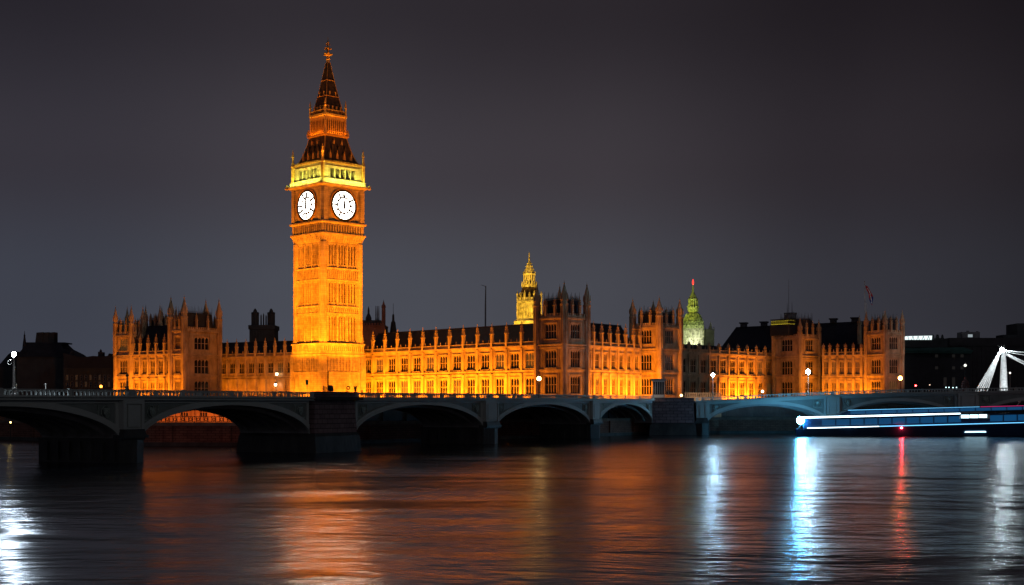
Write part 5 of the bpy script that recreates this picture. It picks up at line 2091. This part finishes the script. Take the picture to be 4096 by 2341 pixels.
m.build("deck", NAVY, boat)
# glowing panels added for the blue glow between the light strips
x = 5.0
while x < LB - 3:
    if not (31.5 < x < 38):
        m = MB()
        h0, h1 = half(x) - .33, half(x + 2.5) - .33
        m.add([(x, -h0, 1.95 + sheer(x)), (x + 2.5, -h1, 1.95 + sheer(x + 2.5)), (x + 2.5, -h1 * .985, 3.15 + sheer(x + 2.5)), (x, -h0 * .985, 3.15 + sheer(x))], [(0, 1, 2, 3)])
        m.build("blue_glow_panel", E_TRAILGLOW, boat)
    x += 2.75
x = 10.5
while x < LB - 3:
    m = MB()
    h = half(x) - .53
    m.add([(x, -h, 4.10 + sheer(x)), (x + 2.9, -h, 4.10 + sheer(x + 2.9)), (x + 2.9, -h * .93, 4.68 + sheer(x + 2.9)), (x, -h * .93, 4.68 + sheer(x))], [(0, 1, 2, 3)])
    m.build("upper_glow_panel", E_TRAILGLOW, boat)
    x += 3.1
# the white lit cabin amidships
cb = MB()
hc = half(33) - .1
for i in range(3):
    xa = 32.2 + 1.75 * i
    cb.add([(xa, -hc, 2.75 + sheer(xa)), (xa + 1.6, -hc, 2.75 + sheer(xa)), (xa + 1.6, -hc, 3.4 + sheer(xa)), (xa, -hc, 3.4 + sheer(xa))], [(0, 1, 2, 3)])
cb.build("lit_cabin_window", E_CABIN, boat)
m = MB()
m.box(31.9, 37.9, -hc + .02, -hc + .4, 2.6 + .86, 3.42 + .86)
m.build("lit_cabin", WHITEM, boat)
for nm, mat, z, xa, xb, th, pr in (("upper_trail_strip", E_STRIPB, 4.88, 10, 36, .07, .62), ("red_trail_strip", E_STRIPR, 4.88, 36.2, LB - 1, .09, .62), ("white_trail_strip", E_STRIPW, 3.66, .9, 32, .34, .0),
                               ("lower_trail_strip", E_STRIPW, 1.56, 2.2, 16, .17, .0), ("lower_trail_strip", E_STRIPB, 1.56, 16.2, LB - 1, .15, .0)):
    m = MB()
    n = 16
    rs = []
    for k_ in range(n + 1):
        xx = xa + (xb - xa) * k_ / n
        h = half(xx) - pr + .03
        t_ = th * (1 - .35 * k_ / n)
        zz = z + sheer(xx)
        rs.append([(xx, -h - .06, zz - t_ / 2), (xx, -h + .05, zz - t_ / 2), (xx, -h + .05, zz + t_ / 2), (xx, -h - .06, zz + t_ / 2)])
    m.rings(rs)
    m.build(nm, mat, boat)  # strips stand in for streaks left by moving lights
m = MB()
m.ball((1.0, -.35, 3.15), .75, 14, 10)
m.build("bow_lamp", E_BEAM, boat, True)
m = MB()
m.tube((1.0, 0, 1.3), (1.0, 0, 3.2), .08, .08, 6)
m.tube((.3, 0, 1.3), (3.0, 0, 3.9), .06, .06, 6)
for k_ in range(14):
    xx = 2 + 3.2 * k_
    m.tube((xx, -half(xx) + .1, 1.4 + sheer(xx)), (xx, -half(xx) + .1, 2.1 + sheer(xx)), .04, .04, 4)
m.build("bow_rail", IRON, boat)
m = MB()
m.ball((20.4, -half(20) - .12, 1.15 + sheer(20)), .15, 8, 6)
m.build("red_side_lamp", emit("red side lamp", (1, .015, .02), 800), boat, True)
m = MB()
m.add([(32.8, -2.62, .75), (37.2, -2.62, .8), (37.0, -2.63, 1.05), (33.1, -2.63, 1.0)], [(0, 1, 2, 3)])
m.build("low_bright_panel", E_CABIN, boat)  # one bright panel low on the hull
for k_ in (44, 47.5):
    m = MB()
    m.tube((k_, -.5, 4.8 + sheer(k_)), (k_ + .5, -.5, 5.6 + sheer(k_)), .12, .10, 5)
    m.ball((k_ + .5, -.5, 5.7 + sheer(k_)), .28, 8, 6)
    m.build("deck_horn", POSTM, boat)
